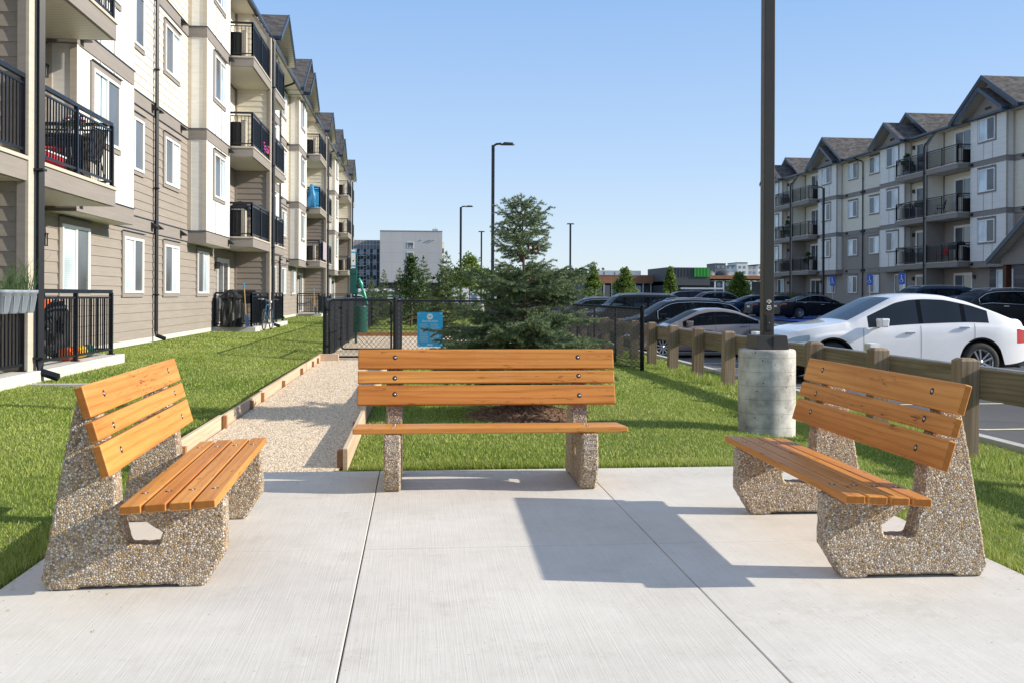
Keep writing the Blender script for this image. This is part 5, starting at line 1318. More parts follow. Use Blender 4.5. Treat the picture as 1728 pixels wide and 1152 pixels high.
# ------------------------------------------------------------------ things on balconies and patios, left block
LZ = .27
def planter(x, y, label, seed):
    t = thing('hanging_planter', label, 'planter', (x, y, LZ + .78), 0, 'grey planters on the near patio railing'); m = MB()
    m.lathe([(.075, 0), (.088, .02), (.122, .25), (.136, .26), (.138, .30), (.128, .30), (.116, .26), (.001, .25)], 20, (0, 0, 0)); 
    for k in range(8): a = 2 * PI * k / 8; m.tube([(.084 * math.cos(a), .084 * math.sin(a), .03), (.116 * math.cos(a), .116 * math.sin(a), .22)], .011, 5)
    m.build('pot', M['pot'], t); m = MB(); rr = random.Random(seed); V = []; A = []
    for k in range(15 + 5 * seed):
        a = rr.uniform(0, 6.28); r = rr.uniform(0, .10); h = rr.uniform(.15, .36 + .06 * seed); b = rr.uniform(0, 6.28); l = rr.uniform(.03, .25); w = .0035
        p = [Vector((r * math.cos(a), r * math.sin(a), .25)), Vector((r * math.cos(a) + l * .3 * math.cos(b), r * math.sin(a) + l * .3 * math.sin(b), .25 + h * .65)), Vector((r * math.cos(a) + l * math.cos(b), r * math.sin(a) + l * math.sin(b), .25 + h))]
        m.tube(p, [w, w * .8, .001], 4)
    m.build('leaves', M['chive'], t)
M['pot'] = pm('blue_grey_plastic', (.22, .25, .30), .5, 0, .08)
for i, y in enumerate((12.55, 12.83, 13.10, 13.36)):
    planter(-5.10, y, ('blue grey planter with grass-like chives, farthest left in the row on the near patio rail', 'blue grey planter with chives, second from the left on the near patio rail', 'blue grey planter with chives, second from the downspout on the near patio rail', 'blue grey planter with the tallest chives, right beside the thick corner post')[i], i)
def grill(x, y, z, label, rz=0, cover=True, g=None):
    t = thing('barbecue_grill', label, 'barbecue', (x, y, z), rz, g); m = MB()
    for a in (-.22, .22):
        for b in (-.5, .5): m.beam((a, b, 0), (a, b, .75), .04, .04)
    m.box(-.25, -.55, .12, .25, .55, .16); m.build('stand', M['black'], t)
    m = MB(); pr = [(-.28, .72), (.28, .72), (.30, .92), (.22, 1.10), (.05, 1.17), (-.14, 1.14), (-.28, .98)]; m.prism([(a, -.5, z_) for a, z_ in pr], (0, 1.0, 0)); m.build('hood', M['black'], t, bevel=.03)
    m = MB(); m.box(-.2, -.75, .86, .2, -.51, .9); m.box(-.2, .51, .86, .2, .75, .9); m.tube([(.31, -.35, .95), (.35, -.3, .96), (.35, .3, .96), (.31, .35, .95)], .012, 6); m.build('side_shelf', M['galv'], t)
def chair(x, y, z, label, mat, rz=0):
    t = thing('patio_chair', label, 'chair', (x, y, z), rz); m = MB()
    for sx in (-.24, .24):
        m.tube([(sx, .25, 0), (sx, .22, .42), (sx, .24, .62), (sx, -.15, .64), (sx, -.28, 0)], .013, 6); m.tube([(sx, -.18, .40), (sx, -.30, .92)], .013, 6)
    m.tube([(-.24, -.30, .92), (.24, -.30, .92)], .013, 6); m.build('frame', M['black'], t)
    m = MB(); m.box(-.23, -.2, .40, .23, .24, .425); m.build('seat', mat, t); m = MB(); m.prism([(-.22, -.195, .45), (.22, -.195, .45), (.22, -.295, .90), (-.22, -.295, .90)], (0, -.014, 0)); m.build('backrest', mat, t)
M['red_cloth'] = pm('red_fabric', (.45, .02, .03), .85, 0, .15); M['dark_cloth'] = pm('dark_fabric', (.03, .03, .035), .9, 0, .2); M['orange'] = pm('orange_plastic', (.75, .13, .02), .5); M['yellow'] = pm('yellow_plastic', (.75, .5, .03), .5); M['tarp'] = pm('blue_tarp', (.02, .20, .42), .45, 0, .2, 4, .01, 12)
M['teal'] = pm('blue_grip', (.02, .22, .42), .5); M['rubber'] = M['tyre']; M['wood_handle'] = mk_wood('tool_handle', (.42, .26, .10), (.55, .36, .16), (.3, .16, .06), along='z', gloss=.5)
z1 = LZ + ST
chair(-5.75, 15.75, z1, 'red backed chair on the first floor balcony nearest the camera', M['red_cloth'], rad(-60)); chair(-5.6, 17.0, z1, 'dark folding chair on the first floor balcony nearest the camera', M['dark_cloth'], rad(80))
t = thing('patio_table', 'black wire patio table on the first floor balcony nearest the camera', 'table', (-5.62, 16.35, z1)); m = MB(); m.lathe([(.34, .68), (.35, .69), (.35, .71), (.001, .71)], 24)
m.build('tabletop', M['black'], t); m = MB()
for k in range(3): a = 2 * PI * k / 3; m.tube([(.03 * math.cos(a), .03 * math.sin(a), .68), (.06 * math.cos(a), .06 * math.sin(a), .35), (.3 * math.cos(a), .3 * math.sin(a), 0)], .012, 6)
m.build('table_legs', M['black'], t)
t = thing('storage_box', 'low red plastic storage box behind the first floor balcony railing', 'box', (-5.45, 14.9, z1)); m = MB(); m.frus((0, 0, .0), (.15, .38), (.17, .4), .2); m.build('body', M['red_cloth'], t, bevel=.02); m = MB(); m.box(-.18, -.41, .2, .18, .41, .225); m.build('lid', M['white'], t)
t = thing('potted_plant', 'small pink flowering plant on the first floor balcony table', 'plant', (-5.55, 16.4, z1 + .71)); m = MB(); m.lathe([(.06, 0), (.08, .12), (.001, .11)], 14); m.build('pot', M['white'], t); leafy_r = np.random.default_rng(3)
def blooms(parent, rng, n, r, zc, leafm, cols):
    V = []; F = 0; me_v = []
    p = rng.normal(size=(n, 3)) * np.array([r, r, r * .6]) + np.array([0, 0, zc]); u = rng.normal(size=(n, 3)); u /= np.linalg.norm(u, axis=1)[:, None]; w = np.cross(u, rng.normal(size=(n, 3))); w /= np.linalg.norm(w, axis=1)[:, None]
    s = .035; V = np.stack([p - u * s, p + w * s, p + u * s, p - w * s], 1).reshape(-1, 3); inst(np_mesh('leaves', V, np.arange(4 * n).reshape(-1, 4), leafm, rng.random(n)), 'leaves', parent)
    m = MB()
    for k in range(n // 4):
        c = rng.normal(size=3) * np.array([r, r, r * .5]) + np.array([0, 0, zc + r * .5]); m.sphere(tuple(c), .035, 8, int(rng.integers(0, len(cols))), (1, 1, .6))
    m.build('blossoms', cols, parent)
M['pink'] = pm('pink_petal', (.65, .05, .28), .6); M['purple'] = pm('purple_petal', (.25, .05, .45), .6); M['yellow_petal'] = pm('yellow_petal', (.8, .6, .05), .6)
blooms(t, leafy_r, 60, .1, .22, M['leaf'], [M['pink'], M['white']])
t = thing('flower_box', 'window box of pink and purple flowers on the second floor balcony rail before the downspout', 'flower box', (-5.36, 34.5, LZ + 2 * ST + .12)); m = MB(); m.box(-.1, -.5, -.1, .1, .5, .1); m.build('box', M['green'], t)
for k in range(3):
    rg = np.random.default_rng(30 + k); e = bpy.data.objects.new('flowers', None); 
    n = 90; p = rg.normal(size=(n, 3)) * np.array([.07, .12, .09]) + np.array([0, -.35 + .35 * k, .2]); u = rg.normal(size=(n, 3)); u /= np.linalg.norm(u, axis=1)[:, None]; w = np.cross(u, rg.normal(size=(n, 3))); w /= np.linalg.norm(w, axis=1)[:, None]; s = .05
    bpy.data.objects.remove(e); inst(np_mesh('leaves', np.stack([p - u * s, p + w * s, p + u * s, p - w * s], 1).reshape(-1, 3), np.arange(4 * n).reshape(-1, 4), M['leaf'], rg.random(n)), 'leaves', t)
    m = MB()
    for q in range(22): c = rg.normal(size=3) * np.array([.08, .13, .09]) + np.array([.03, -.35 + .35 * k, .25]); m.sphere(tuple(c), .035, 8, q % 2)
    m.build('blossoms', [M['pink'], M['purple']], t)
grill(-5.7, 32.6, LZ + ST, 'black covered barbecue on the first floor balcony before the second downspout', PI / 2 * 0)
t = thing('rug', 'pale striped rug hanging over the first floor railing of the far balcony', 'rug', (-5.13, 55.3, LZ + ST + .1)); m = MB()
for k in range(9): m.box(0, -.9 + .2 * k, 0, .02, -.9 + .2 * (k + 1) - .002, .98, k % 2)
M['rug_a'] = pm('pale_rug', (.45, .42, .48), .9, 0, .2, 20); M['rug_b'] = pm('rug_stripe', (.28, .22, .30), .9, 0, .2, 20); m.build('cloth', [M['rug_a'], M['rug_b']], t)
t = thing('tarpaulin', 'bright blue tarpaulin heaped on the second floor balcony farther along', 'tarpaulin', (-5.65, 54.2, LZ + 2 * ST)); m = MB(); nu, nv = 18, 14; rr = random.Random(8)
vv = []
for i in range(nv + 1):
    a = PI * .5 * i / nv
    for k in range(nu): b = 2 * PI * k / nu; r = 1 + .12 * math.sin(5 * b + 3 * a) + rr.uniform(-.05, .05); vv.append((.36 * r * math.cos(b) * math.cos(a) ** .35, 1.25 * r * math.sin(b) * math.cos(a) ** .35, 1.2 * math.sin(a) ** .5 * (1 + .08 * math.sin(3 * b))))
m.add(vv, [(i * nu + k, i * nu + (k + 1) % nu, (i + 1) * nu + (k + 1) % nu, (i + 1) * nu + k) for i in range(nv) for k in range(nu)], 0, True); m.build('sheet', M['tarp'], t)
# near patio: big dark disc shaped bundle, boxes, hose
t = thing('garden_hose', 'black ribbed hose coiled behind the near patio railing', 'hose', (-5.30, 14.6, LZ)); m = MB(); pts = []
for k in range(40): a = k * .55; pts.append((.0 + .02 * math.sin(k), .05 + .13 * math.cos(a), .30 + .17 * math.sin(a) + .004 * k))
m.tube(pts, .035, 8); m.build('coil', M['black'], t)
t = thing('round_bundle', 'large dark round padded disc leaning behind the near patio railing', 'disc', (-5.70, 16.1, LZ)); m = MB(); m.lathe([(.20, -.06), (.42, -.08), (.47, 0), (.42, .08), (.20, .06), (.19, 0), (.20, -.06)], 32, (0, 0, .47), 'x'); m.build('rim', M['dark_cloth'], t)
for i, (y, c, lb, hh) in enumerate(((16.75, 'orange', 'orange bucket on the shelf of the near patio', .22), (17.1, 'yellow', 'small yellow bottle on the shelf of the near patio', .15), (17.4, 'red_cloth', 'dark red bucket on the shelf of the near patio', .2))):
    t = thing('bucket' if i != 1 else 'bottle', lb, 'bucket' if i != 1 else 'bottle', (-6.12, y, LZ + .70)); m = MB(); r_ = .1 if i != 1 else .035; m.lathe([(r_ * .85, 0), (r_, hh), (r_ * 1.05, hh + .01), (r_ * .9, hh + .01), (r_ * .8, .03), (.001, .02)], 18); m.build('body', M[c], t)
    m = MB(); m.tube([(-r_, 0, hh), (0, 0, hh + r_ * .8), (r_, 0, hh)], .006, 5); m.build('handle', M['black'], t)
t = thing('shelf_unit', 'pale shelf against the wall of the near patio', 'shelf', (-6.12, 16.95, LZ)); m = MB(); m.box(-.16, -.6, .66, .16, .6, .70); m.box(-.16, -.6, .0, .16, -.56, .66); m.box(-.16, .56, 0, .16, .6, .66); m.box(-.16, -.56, .3, .16, .56, .33); m.build('boards', M['post_trim'], t)
t = thing('duffel_roll', 'orange and green rolled mat lying at the foot of the near patio railing', 'mat', (-5.42, 16.2, LZ + .1)); m = MB(); m.cyl((0, -.55, 0), (0, -.1, 0), .1, None, 16, 0); m.cyl((0, -.1, 0), (0, .25, 0), .1, None, 16, 1); m.cyl((0, .25, 0), (0, .6, 0), .1, None, 16, 2); m.build('roll', [M['orange'], M['yellow'], M['green']], t)
t = thing('storage_tub', 'black plastic tub behind the railing of the leftmost patio', 'tub', (-5.55, 12.6, LZ)); m = MB(); m.lathe([(.24, 0), (.30, .44), (.33, .45), (.33, .48), (.29, .48), (.27, .42), (.001, .40)], 20); m.build('tub', M['black'], t)
# middle patio: grill, shovel, bicycle
grill(-5.85, 33.2, LZ, 'black barbecue on the ground floor patio behind the bicycle', PI / 2, g=None)
t = thing('grill_cover', 'black crumpled cover over a grill at the left end of the bicycle patio', 'cover', (-5.85, 31.75, LZ)); m = MB(); rr = random.Random(3); n = 40; vv = []; zs = [(0, 1.0, 1.0), (.2, .99, .99), (.45, .96, .97), (.7, .93, .95), (.86, .90, .92), (.93, 1.08, 1.0), (1.0, .82, .9), (1.09, .50, .82), (1.15, .16, .70), (1.16, .02, .6)]
for z, su, sv in zs:
    for k in range(n):
        a = 2 * PI * k / n; ca_, sa_ = math.cos(a), math.sin(a); q = (abs(ca_) ** 5 + abs(sa_) ** 5) ** (-1 / 5); fold = 1 + .05 * math.sin(9 * a + 4 * z) + .035 * math.sin(17 * a - 7 * z) + rr.uniform(-.02, .02)
        vv.append((.32 * q * ca_ * su * fold, .46 * q * sa_ * sv * fold, z + .025 * math.sin(5 * a + 2) * (z > .8)))
m.add(vv, [(i * n + k, i * n + (k + 1) % n, (i + 1) * n + (k + 1) % n, (i + 1) * n + k) for i in range(len(zs) - 1) for k in range(n)], 0, False); m.build('cover', M['black'], t)
def shovel(x, y, z, label):
    t = thing('snow_shovel', label, 'shovel', (x, y, z)); m = MB(); m.cyl((0, 0, .35), (-.05, 0, 1.22), .017, None, 10); m.build('handle', M['wood_handle'], t)
    m = MB(); m.prism([(.05, -.33, 0), (.05, .33, 0), (.02, .30, .40), (.02, -.30, .40)], (.012, 0, 0)); 
    for k in range(6): m.beam((.066, -.25 + k * .1, .03), (.038, -.24 + k * .096, .36), .012, .012)
    m.build('blade', M['shovel_blue'], t); m = MB(); m.tube([(-.05, 0, 1.2), (-.052, -.07, 1.28), (-.056, -.06, 1.37), (-.056, .06, 1.37), (-.052, .07, 1.28), (-.05, 0, 1.2)], .014, 6); m.build('grip', M['teal'], t)
M['shovel_blue'] = pm('dark_blue_plastic', (.03, .06, .13), .5)
shovel(-5.35, 31.35, LZ, 'snow shovel with a light blue grip leaning on the bicycle patio railing')
shovel(-5.4, 52.8, LZ, 'snow shovel with a blue grip on the farther patio beyond the bicycle')
bk = thing('bicycle', 'dark bicycle standing on the grass against the patio railing', 'bicycle', (-4.92, 33.0, gz(-4.9)), rad(86)); wl_ = [(-.52, .34), (.52, .34)]
for i, (x, r_) in enumerate(wl_):
    m = MB(); m.lathe([(r_ - .022, -.02), (r_ + .002, -.014), (r_ + .012, 0), (r_ + .002, .014), (r_ - .022, .02)], 32, (x, 0, .35), 'y'); w_o = m.build('wheel', M['tyre'], bk)
    m = MB()
    for k in range(18): a = 2 * PI * k / 18; m.cyl((x, .015 * (-1) ** k, .35), (x + .32 * math.cos(a), 0, .35 + .32 * math.sin(a)), .0018, None, 4)
    m.lathe([(.318, -.012), (.325, 0), (.318, .012)], 32, (x, 0, .35), 'y'); m.build('spokes', M['rim'], w_o)
m = MB(); A_, B_, C_, D_, E_ = (-.52, 0, .35), (-.06, 0, .31), (-.20, 0, .82), (.34, 0, .84), (.52, 0, .35)
for a, b in ((A_, B_), (A_, C_), (B_, C_), (C_, D_), (B_, D_), ((.33, 0, .92), (.36, 0, .74)), ((.36, .05, .74), (.52, .05, .35)), ((.36, -.05, .74), (.52, -.05, .35)), (C_, (-.23, 0, .92))): m.cyl(a, b, .016, None, 8)
M['bike_blue'] = mk_paint('bike_paint', (.02, .08, .16)); m.build('frame', M['bike_blue'], bk)
m = MB(); m.tube([(.30, -.3, 1.0), (.34, -.15, 1.02), (.33, 0, .95), (.34, .15, 1.02), (.30, .3, 1.0)], .013, 6); m.build('handlebar', M['chrome'], bk); m = MB(); m.sphere((-.24, 0, .95), .1, 12, 0, (1.4, .75, .35)); m.build('saddle', M['black'], bk)
m = MB(); m.sphere((.42, 0, .93), .06, 10, 0, (1, .8, .9)); m.build('lamp', M['white'], bk); m = MB(); m.lathe([(.09, -.05), (.09, -.045), (.001, -.045)], 18, (-.06, 0, .31), 'y'); m.cyl((-.06, -.05, .31), (.08, -.09, .22), .012, None, 6); m.cyl((-.06, .05, .31), (-.2, .09, .40), .012, None, 6); m.build('crank', M['rim'], bk)
# meter box beside the second downspout
t = thing('meter_box', 'white utility meter box on the wall right of the bicycle patio', 'meter', (-6.36, 40.2, .55)); m = MB(); m.box(0, -.3, .1, .22, .3, 1.35); m.build('housing', M['white'], t, bevel=.01); m = MB(); m.tube([(.11, .1, .1), (.11, .1, -.35)], .03, 8); m.tube([(.12, .35, .0), (.12, .35, -.38)], .03, 8); m.tube([(.11, .1, 0), (.12, .35, 0)], .03, 8); m.sphere((.14, .3, .05), .12, 12); m.build('pipes', M['galv'], t)
# ------------------------------------------------------------------ things on the right block
RZ = .55
def rpos(o, s, n): return (RX - o, s, RZ + ST * n)
for i, (s, n, lb) in enumerate(((54.6, 1, 'black covered barbecue on the first floor balcony nearest the portico of the right block'), (58.6, 2, 'dark barbecue at the left end of the second floor balcony of the right block'), (58.2, 3, 'dark barbecue on the top balcony of the right block beside the plant'))): grill(*rpos(.8, s, n), lb, PI, g='grills on the right block')
chair(*rpos(.8, 56.2, 1), 'red chair on the first floor balcony of the right block', M['red_cloth'], rad(100))
chair(*rpos(.8, 56.4, 2), 'dark chair among clutter on the second floor balcony of the right block', M['dark_cloth'], rad(70))
chair(*rpos(.8, 59.6, 1), 'maroon chair on the left first floor balcony of the right block', M['red_cloth'], rad(60))
for i, (s, n, lb) in enumerate(((60.4, 3, 'spiky leaved potted plant on the top left balcony of the right block'), (80.9, 2, 'tall potted plant on the far second floor balcony of the right block'), (76.3, 1, 'low potted plant on the far first floor balcony of the right block'))):
    t = thing('potted_plant', lb, 'plant', rpos(.85, s, n), 0, 'balcony plants of the right block'); m = MB(); m.lathe([(.14, 0), (.19, .32), (.2, .34), (.17, .33), (.001, .3)], 16); m.build('pot', M['pot'], t); leafy(t, np.random.default_rng(200 + i), 1.45, .4, .42, 30, 24, .14, 'leaf_dark', .015)
for k, (s, lb) in enumerate(((54.0, 'low green shrub at the wall below the portico side balcony'), (77.0, 'dark green shrub at the wall behind the black sedan'), (80.6, 'green shrub at the far ground floor patio of the right block'))):
    t = thing('shrub', lb, 'shrub', (RX - 1.8, s, .25), 0, 'shrubs along the right block'); leafy(t, np.random.default_rng(220 + k), 1.1, .05, .8, 50, 30, .12, 'leaf', .02)
# ------------------------------------------------------------------ far buildings
def yaw_box(px0, px1, D):
    x0, y0 = at(px0, D); x1, y1 = at(px1, D); return x0, x1, (y0 + y1) / 2
def zt(py, px, D): return 1.31 + (498.5 + .0044 * (px - 864) - py) / 1640 * D
t_ = NT('precast_panel'); v_ = t_.coord(); sp_ = t_.new('ShaderNodeSeparateXYZ'); t_.link(v_, sp_.inputs[0])
def grid_line(sock, n, w): return t_.math('LESS_THAN', t_.math('FRACT', t_.math('MULTIPLY', sock, n)), w)
c_ = t_.ramp(t_.noise(v_, .12, 5, .6), [(.3, (.47, .455, .45)), (.7, (.53, .515, .51))]); g_ = t_.math('MAXIMUM', grid_line(sp_.outputs[2], .36, .03), grid_line(sp_.outputs[0], .30, .02)); c_ = t_.mix(t_.math('MULTIPLY', g_, .35), c_, (.22, .21, .21)); t_.col(c_); t_.set(.85); M['precast'] = t_.m
D = 278; x0, x1, y = yaw_box(641, 746, D); Hh = zt(391, 690, D)
gb = thing('office_block', 'pale grey windowless-looking block with three small windows far behind the young spruces', 'building', (x0, y, -.6)); m = MB(); wd = x1 - x0
m.box(0, 0, 5.4, wd, 22, Hh + .6); m.build('wall', M['precast'], gb); m = MB(); m.box(.0, .25, 0, wd, 21.7, 5.4); m.build('base', M['dark_base'] if 'dark_base' in M else M['black'], gb); m = MB(); m.box(-.05, -.06, Hh + .6, wd + .05, 22.05, Hh + .85); m.build('parapet', M['trim'], gb)
wx = (692 - 641) / 105 * wd
for py in (410, 427, 444, 461):
    q = MB(); zc = zt(py + 8.5, 690, D) + .6; q.box(wx - .15 - .75, -.08, zc - .1, wx + 1.0, .0, zc + 1.65); f_ = q.build('window', M['vinyl'], gb); q = MB(); q.box(wx - .75, -.11, zc + .55, wx + .85, -.08, zc + 1.5); q.box(wx - .7, -.11, zc + .05, wx - .05, -.08, zc + .42); q.box(wx + .15, -.11, zc + .05, wx + .8, -.08, zc + .42); q.build('pane', M['pane_blue'] if 'pane_blue' in M else M['pane_screen'], f_)
for k, (px, py) in enumerate(((711, 405), (722, 406), (726, 405), (732, 405))):
    q = MB(); xx = (px - 641) / 105 * wd; zz = zt(py, 720, D) + .6; q.box(xx - .14, -.18 - .06 * k, zz - .1, xx + .14, 0, zz + .1); q.build('wall_spotlight', M['galv'], gb)
q = MB()
for k in range(3): q.box(wd * .86 + k * .5, 2, Hh + .85, wd * .86 + k * .5 + .1, 2.1, Hh + 1.6 + .4 * (k % 2))
q.box(wd * .84, 1.9, Hh + .85, wd * .93, 3.2, Hh + 1.5); q.build('roof_unit', M['galv'], gb)
q = MB(); q.box(wd, 8, 0, wd + .8, 26, Hh - 1.8); q.build('side_wing', M['cream'], gb)
for k in range(4): q = MB(); q.box(wd + .1, 7.9, Hh - 5.2 - k * 2.9, wd + .7, 8.0, Hh - 3.8 - k * 2.9); q.build('window', M['pane_dark'], gb)
D = 288; x0, x1, y = yaw_box(575, 640.5, D); Hh = zt(405, 620, D)
M['dark_clad'] = pm('dark_blue_cladding', (.035, .045, .06), .7, 0, .25, .3); M['mansard'] = pm('grey_mansard', (.16, .16, .16), .8, 0, .2, .3)
db = thing('apartment_building', 'dark blue block with scaffolding far behind the end of the left apartment block', 'building', (x0, y, -.6)); wd = x1 - x0; m = MB(); m.box(0, 0, 0, wd, 18, Hh - 2.2); m.build('wall', M['dark_clad'], db)
m = MB(); m.prism([(0, -.2, Hh - 2.2), (wd, -.2, Hh - 2.2), (wd, 1.5, Hh + .6), (0, 1.5, Hh + .6)], (0, 12, 0)); m.build('roof', M['mansard'], db)
M['pane_blue'] = mk_pane('bluish_far_pane', (.16, .24, .33), None, .1, .8)
for f in range(5):
    for k in range(3):
        q = MB(); a = wd * .48 + k * wd * .17; z = 1.6 + f * 3.0; q.box(a, -.08, z, a + wd * .09, 0, z + 1.7); q.build('window', M['pane_blue'], db)
    q = MB(); q.box(wd * .46, -1.4, 1.3 + f * 3.0, wd * .64, 0, 1.45 + f * 3.0); q.box(wd * .46, -1.4, 2.35 + f * 3.0, wd * .64, -1.35, 2.45 + f * 3.0); q.build('balcony', M['galv'], db)
q = MB()
for k in range(9):
    xx = wd * .34 + k * wd * .083; q.cyl((xx, -2.2, 0), (xx, -2.2, Hh + .3), .05, None, 5)
for f in range(7): q.cyl((wd * .3, -2.2, 1 + f * 2.6), (wd, -2.2, 1 + f * 2.6), .05, None, 5)
for f in range(4): q.cyl((wd * .34, -2.2, 1 + f * 3.2), (wd * .75, -2.2, 4 + f * 3.2), .05, None, 5)
q.build('scaffold', M['galv'], db)
q = MB(); q.box(0, -2.8, Hh - 3.6, wd * .42, -2.3, Hh - 2.2, 0); q.box(wd * .36, -2.82, Hh - 5.6, wd * .40, -2.3, Hh - 3.7, 1); q.box(wd * .40, -2.82, Hh - 5.9, wd * .45, -2.3, Hh - 3.6, 2); q.build('banner', [M['white'], M['yellow'], M['hcblue']], db)
# bus
D = 262; x0, x1, y = yaw_box(604, 694, D)
bs = thing('city_bus', 'white and green bus passing far behind the young spruces', 'bus', (x0, y, -.5)); wd = x1 - x0; m = MB(); m.box(0, 0, .35, wd, 2.5, 1.0, 0); m.box(0, 0, 1.0, wd, 2.5, 2.35, 1); m.box(0, 0, 2.35, wd, 2.5, 3.35, 0); M['bus_green'] = mk_paint('bus_green', (.015, .26, .08)); m.build('body', [M['white'], M['bus_green']], bs, bevel=.2)
q = MB()
for k in range(9): q.box(.8 + k * wd / 9.6, -.02, 1.95, .8 + k * wd / 9.6 + wd / 11, .0, 2.75)
q.build('window', M['pane_dark'], bs); q = MB()
for k in range(14): a = wd * .45 + k * .36; q.box(a, -.03, 1.45, a + .25, -.005, 1.75)
q.build('lettering', M['white'], bs)
for xx in (2.2, wd - 2.6): q = MB(); q.lathe([(.3, -.13), (.48, -.15), (.5, 0), (.48, .15), (.3, .13), (.001, .1)], 20, (xx, .1, .5), 'y'); q.build('wheel', M['tyre'], bs)
# distant parked van between bushes
c_ = thing('parked_car', 'small grey car seen through the gate beyond the bushes', 'car', (*at(640, 112), -.4), PI); build_car(c_, SPEC['crossover'], PS)
# low white building
D = 240; x0, x1, y = yaw_box(765, 838, D); wb_ = thing('warehouse', 'low white flat roofed building behind the lamp posts', 'building', (x0, y, -.6)); Hh = zt(485, 800, D) + .6; m = MB(); m.box(0, 0, 0, x1 - x0, 14, Hh); m.build('wall', M['panel'], wb_); m = MB(); m.box(-.1, -.1, Hh, x1 - x0 + .1, 14.1, Hh + .15); m.build('roof', M['trim'], wb_)
for fx in (.42, .72): q = MB(); q.box((x1 - x0) * fx, -.05, .5, (x1 - x0) * fx + 1.3, 0, 2.1); q.build('window', M['pane_blue'], wb_)
# brown fronted shops
M['brown_fascia'] = pm('copper_brown_cladding', (.30, .135, .065), .7, 0, .18, 1.2); M['store_dark'] = pm('dark_storefront', (.03, .034, .042), .5, 0, .3, .8); M['green_panel'] = pm('bright_green_panel', (.02, .30, .02), .5, 0, .05); M['ribbed'] = pm('dark_grey_ribbed', (.055, .06, .065), .6, 0, .15)  # store_dark: dark glass tone of the shop fronts below the fascias
D = 180; x0, x1, y = yaw_box(988, 1123, D); sh = thing('shop_building', 'long low shop with a copper brown fascia behind the young trees', 'building', (x0, y, -.5)); wd = x1 - x0; zt_ = zt(465.5, 1050, D) + .5; zb_ = zt(478.5, 1050, D) + .5
m = MB(); m.box(0, 1.2, 0, wd, 16, zb_); m.build('wall', M['store_dark'], sh); m = MB(); m.box(-.2, 0, zb_, wd, 16, zt_); m.build('fascia', M['brown_fascia'], sh); m = MB(); m.box(-.25, -.05, zt_, wd, 16.05, zt_ + .12); m.build('roof_edge', M['trim'], sh)
for k in range(10): q = MB(); a = .6 + k * wd / 10; q.box(a, .9, .2, a + wd / 13, 1.2, zb_ - .4); q.build('window', M['pane_dark'] if k % 3 else M['pane_blue'], sh); q = MB(); q.box(a - .28, .2, 0, a - .08, .5, zb_); q.build('column', M['galv'], sh)
for fx in (.16, .30, .44, .66, .92): q = MB(); q.box(wd * fx, 5, zt_ + .12, wd * fx + 1.7, 7, zt_ + 1.05); q.build('roof_unit', M['galv'], sh)
D = 172; x0, x1, y = yaw_box(1122, 1330, D); s2 = thing('shop_building', 'dark grey shop with a bright green panel left of the near lamp post', 'building', (x0, y, -.5)); wd = x1 - x0
za, zb_, zc = zt(452, 1170, D) + .5, zt(469, 1170, D) + .5, zt(480, 1170, D) + .5; bx_ = wd * 75 / 208; m = MB(); m.box(0, 0, zc - .2, bx_, 14, za); 
for k in range(14): m.box(bx_ * k / 14, -.06, zb_ + .1, bx_ * k / 14 + .05, 0, za - .1)
m.build('box_top', M['ribbed'], s2); m = MB(); m.box(bx_ * .63, -.14, zb_ + .15, bx_ * .985, -.07, za - .06)
m.build('sign_panel', M['green_panel'], s2); m = MB()
for k in range(5): m.box(bx_ * (.63 + .071 * k), -.17, zb_ + .15, bx_ * (.63 + .071 * k) + .05, -.14, za - .06)
m.build('panel_rib', M['ribbed'], s2); m = MB(); m.box(0, 1, 0, wd, 16, zc + .5); m.build('wall', M['store_dark'], s2); m = MB(); m.box(bx_, 0, zt(468, 1170, D) + .2, wd, 16, zt(465, 1170, D) + .5); m.build('canopy', M['brown_fascia'], s2)
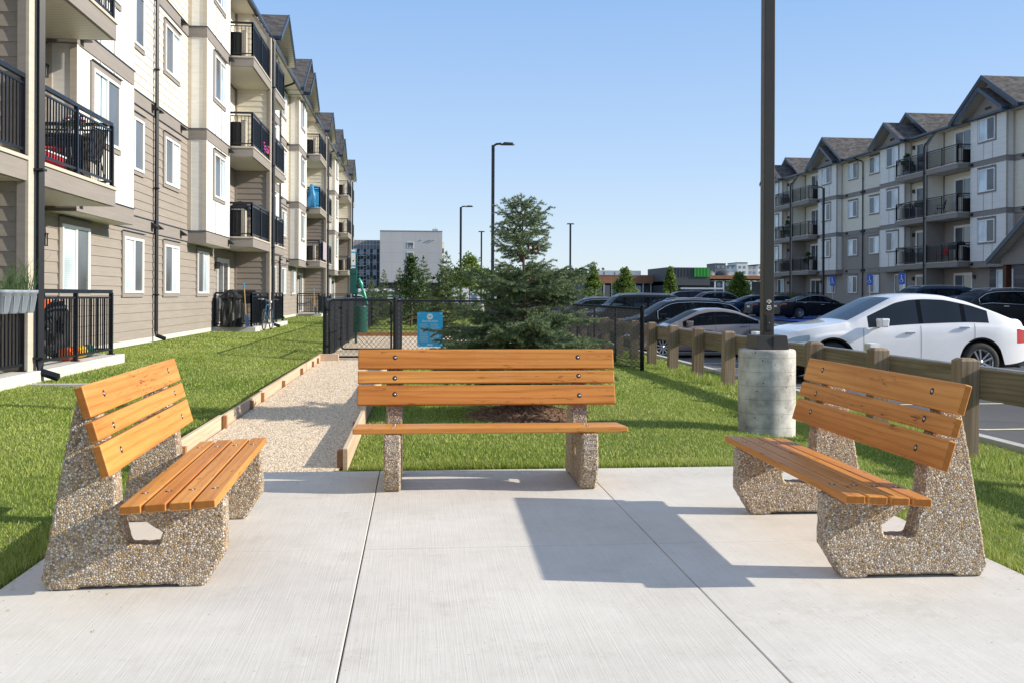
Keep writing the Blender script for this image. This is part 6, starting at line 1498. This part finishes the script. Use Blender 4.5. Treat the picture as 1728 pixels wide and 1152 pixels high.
m = MB(); m.box(bx_ * .3, -.8, zc - .9, bx_ * 1.28, 1, zc - .6); m.build('awning', M['galv'], s2)
for fx in (.40, .47, .54, .70, .86, .96): q = MB(); q.box(wd * fx, .2, 0, wd * fx + .3, .5, zc + .5); q.build('column', M['galv'], s2)
for fx in (.42, .49): q = MB(); q.box(wd * fx + .3, .9, zc - .4, wd * fx + 1.5, 1.0, zc + .35); q.build('window', M['pane_blue'], s2)
for fx in (.42, .56): q = MB(); q.lathe([(1.6, 0), (1.5, .5), (1.0, .95), (.01, 1.1)], 16, (wd * fx, 6, zt(465, 1170, D) + .5)); q.build('roof_unit', M['ribbed'], s2)
q = MB(); q.box(wd * .60, 5, zt(465, 1170, D) + .5, wd * .64, 7, zt(465, 1170, D) + 1.3); q.build('roof_unit', M['galv'], s2)
# far apartment blocks
def far_flats(label, px0, px1, py, D, floors, cols):
    x0, x1, y = yaw_box(px0, px1, D); t = thing('apartment_building', label, 'building', (x0, y, -.6), 0, 'distant flats on the skyline'); wd = x1 - x0; Hh = zt(py, (px0 + px1) / 2, D) + .6; n = len(cols)
    for k, c in enumerate(cols):
        q = MB(); dz = (.0, -1.2, .6, -1.0, -.4)[k % 5]; dy = (0, 1.5, -.8)[k % 3]; q.box(wd * k / n, dy, 0, wd * (k + 1) / n, 16, Hh + dz); q.build('wall', c, t); q = MB(); q.box(wd * k / n - .1, dy - .2, Hh + dz, wd * (k + 1) / n + .1, 16.1, Hh + dz + .35); q.build('roof', M['dark_clad'], t)
        for f in range(floors):
            for u in range(2):
                q = MB(); a = wd * (k + .18 + .42 * u) / n; z = Hh - 2.6 - f * 3.0; q.box(a, dy - .1, z, a + wd / n * .22, dy, z + 1.5); q.build('window', M['pane_blue'], t)
far_flats('pale grey and white flats far on the skyline just left of the near lamp post', 1205, 1298, 446, 560, 4, [M['mansard'], M['panel'], M['panel'], M['precast'], M['panel']])
far_flats('small white and blue flats far on the skyline behind the big spruce trunk', 822, 885, 472, 600, 3, [M['panel'], M['dark_clad'], M['panel'], M['pane_screen']])
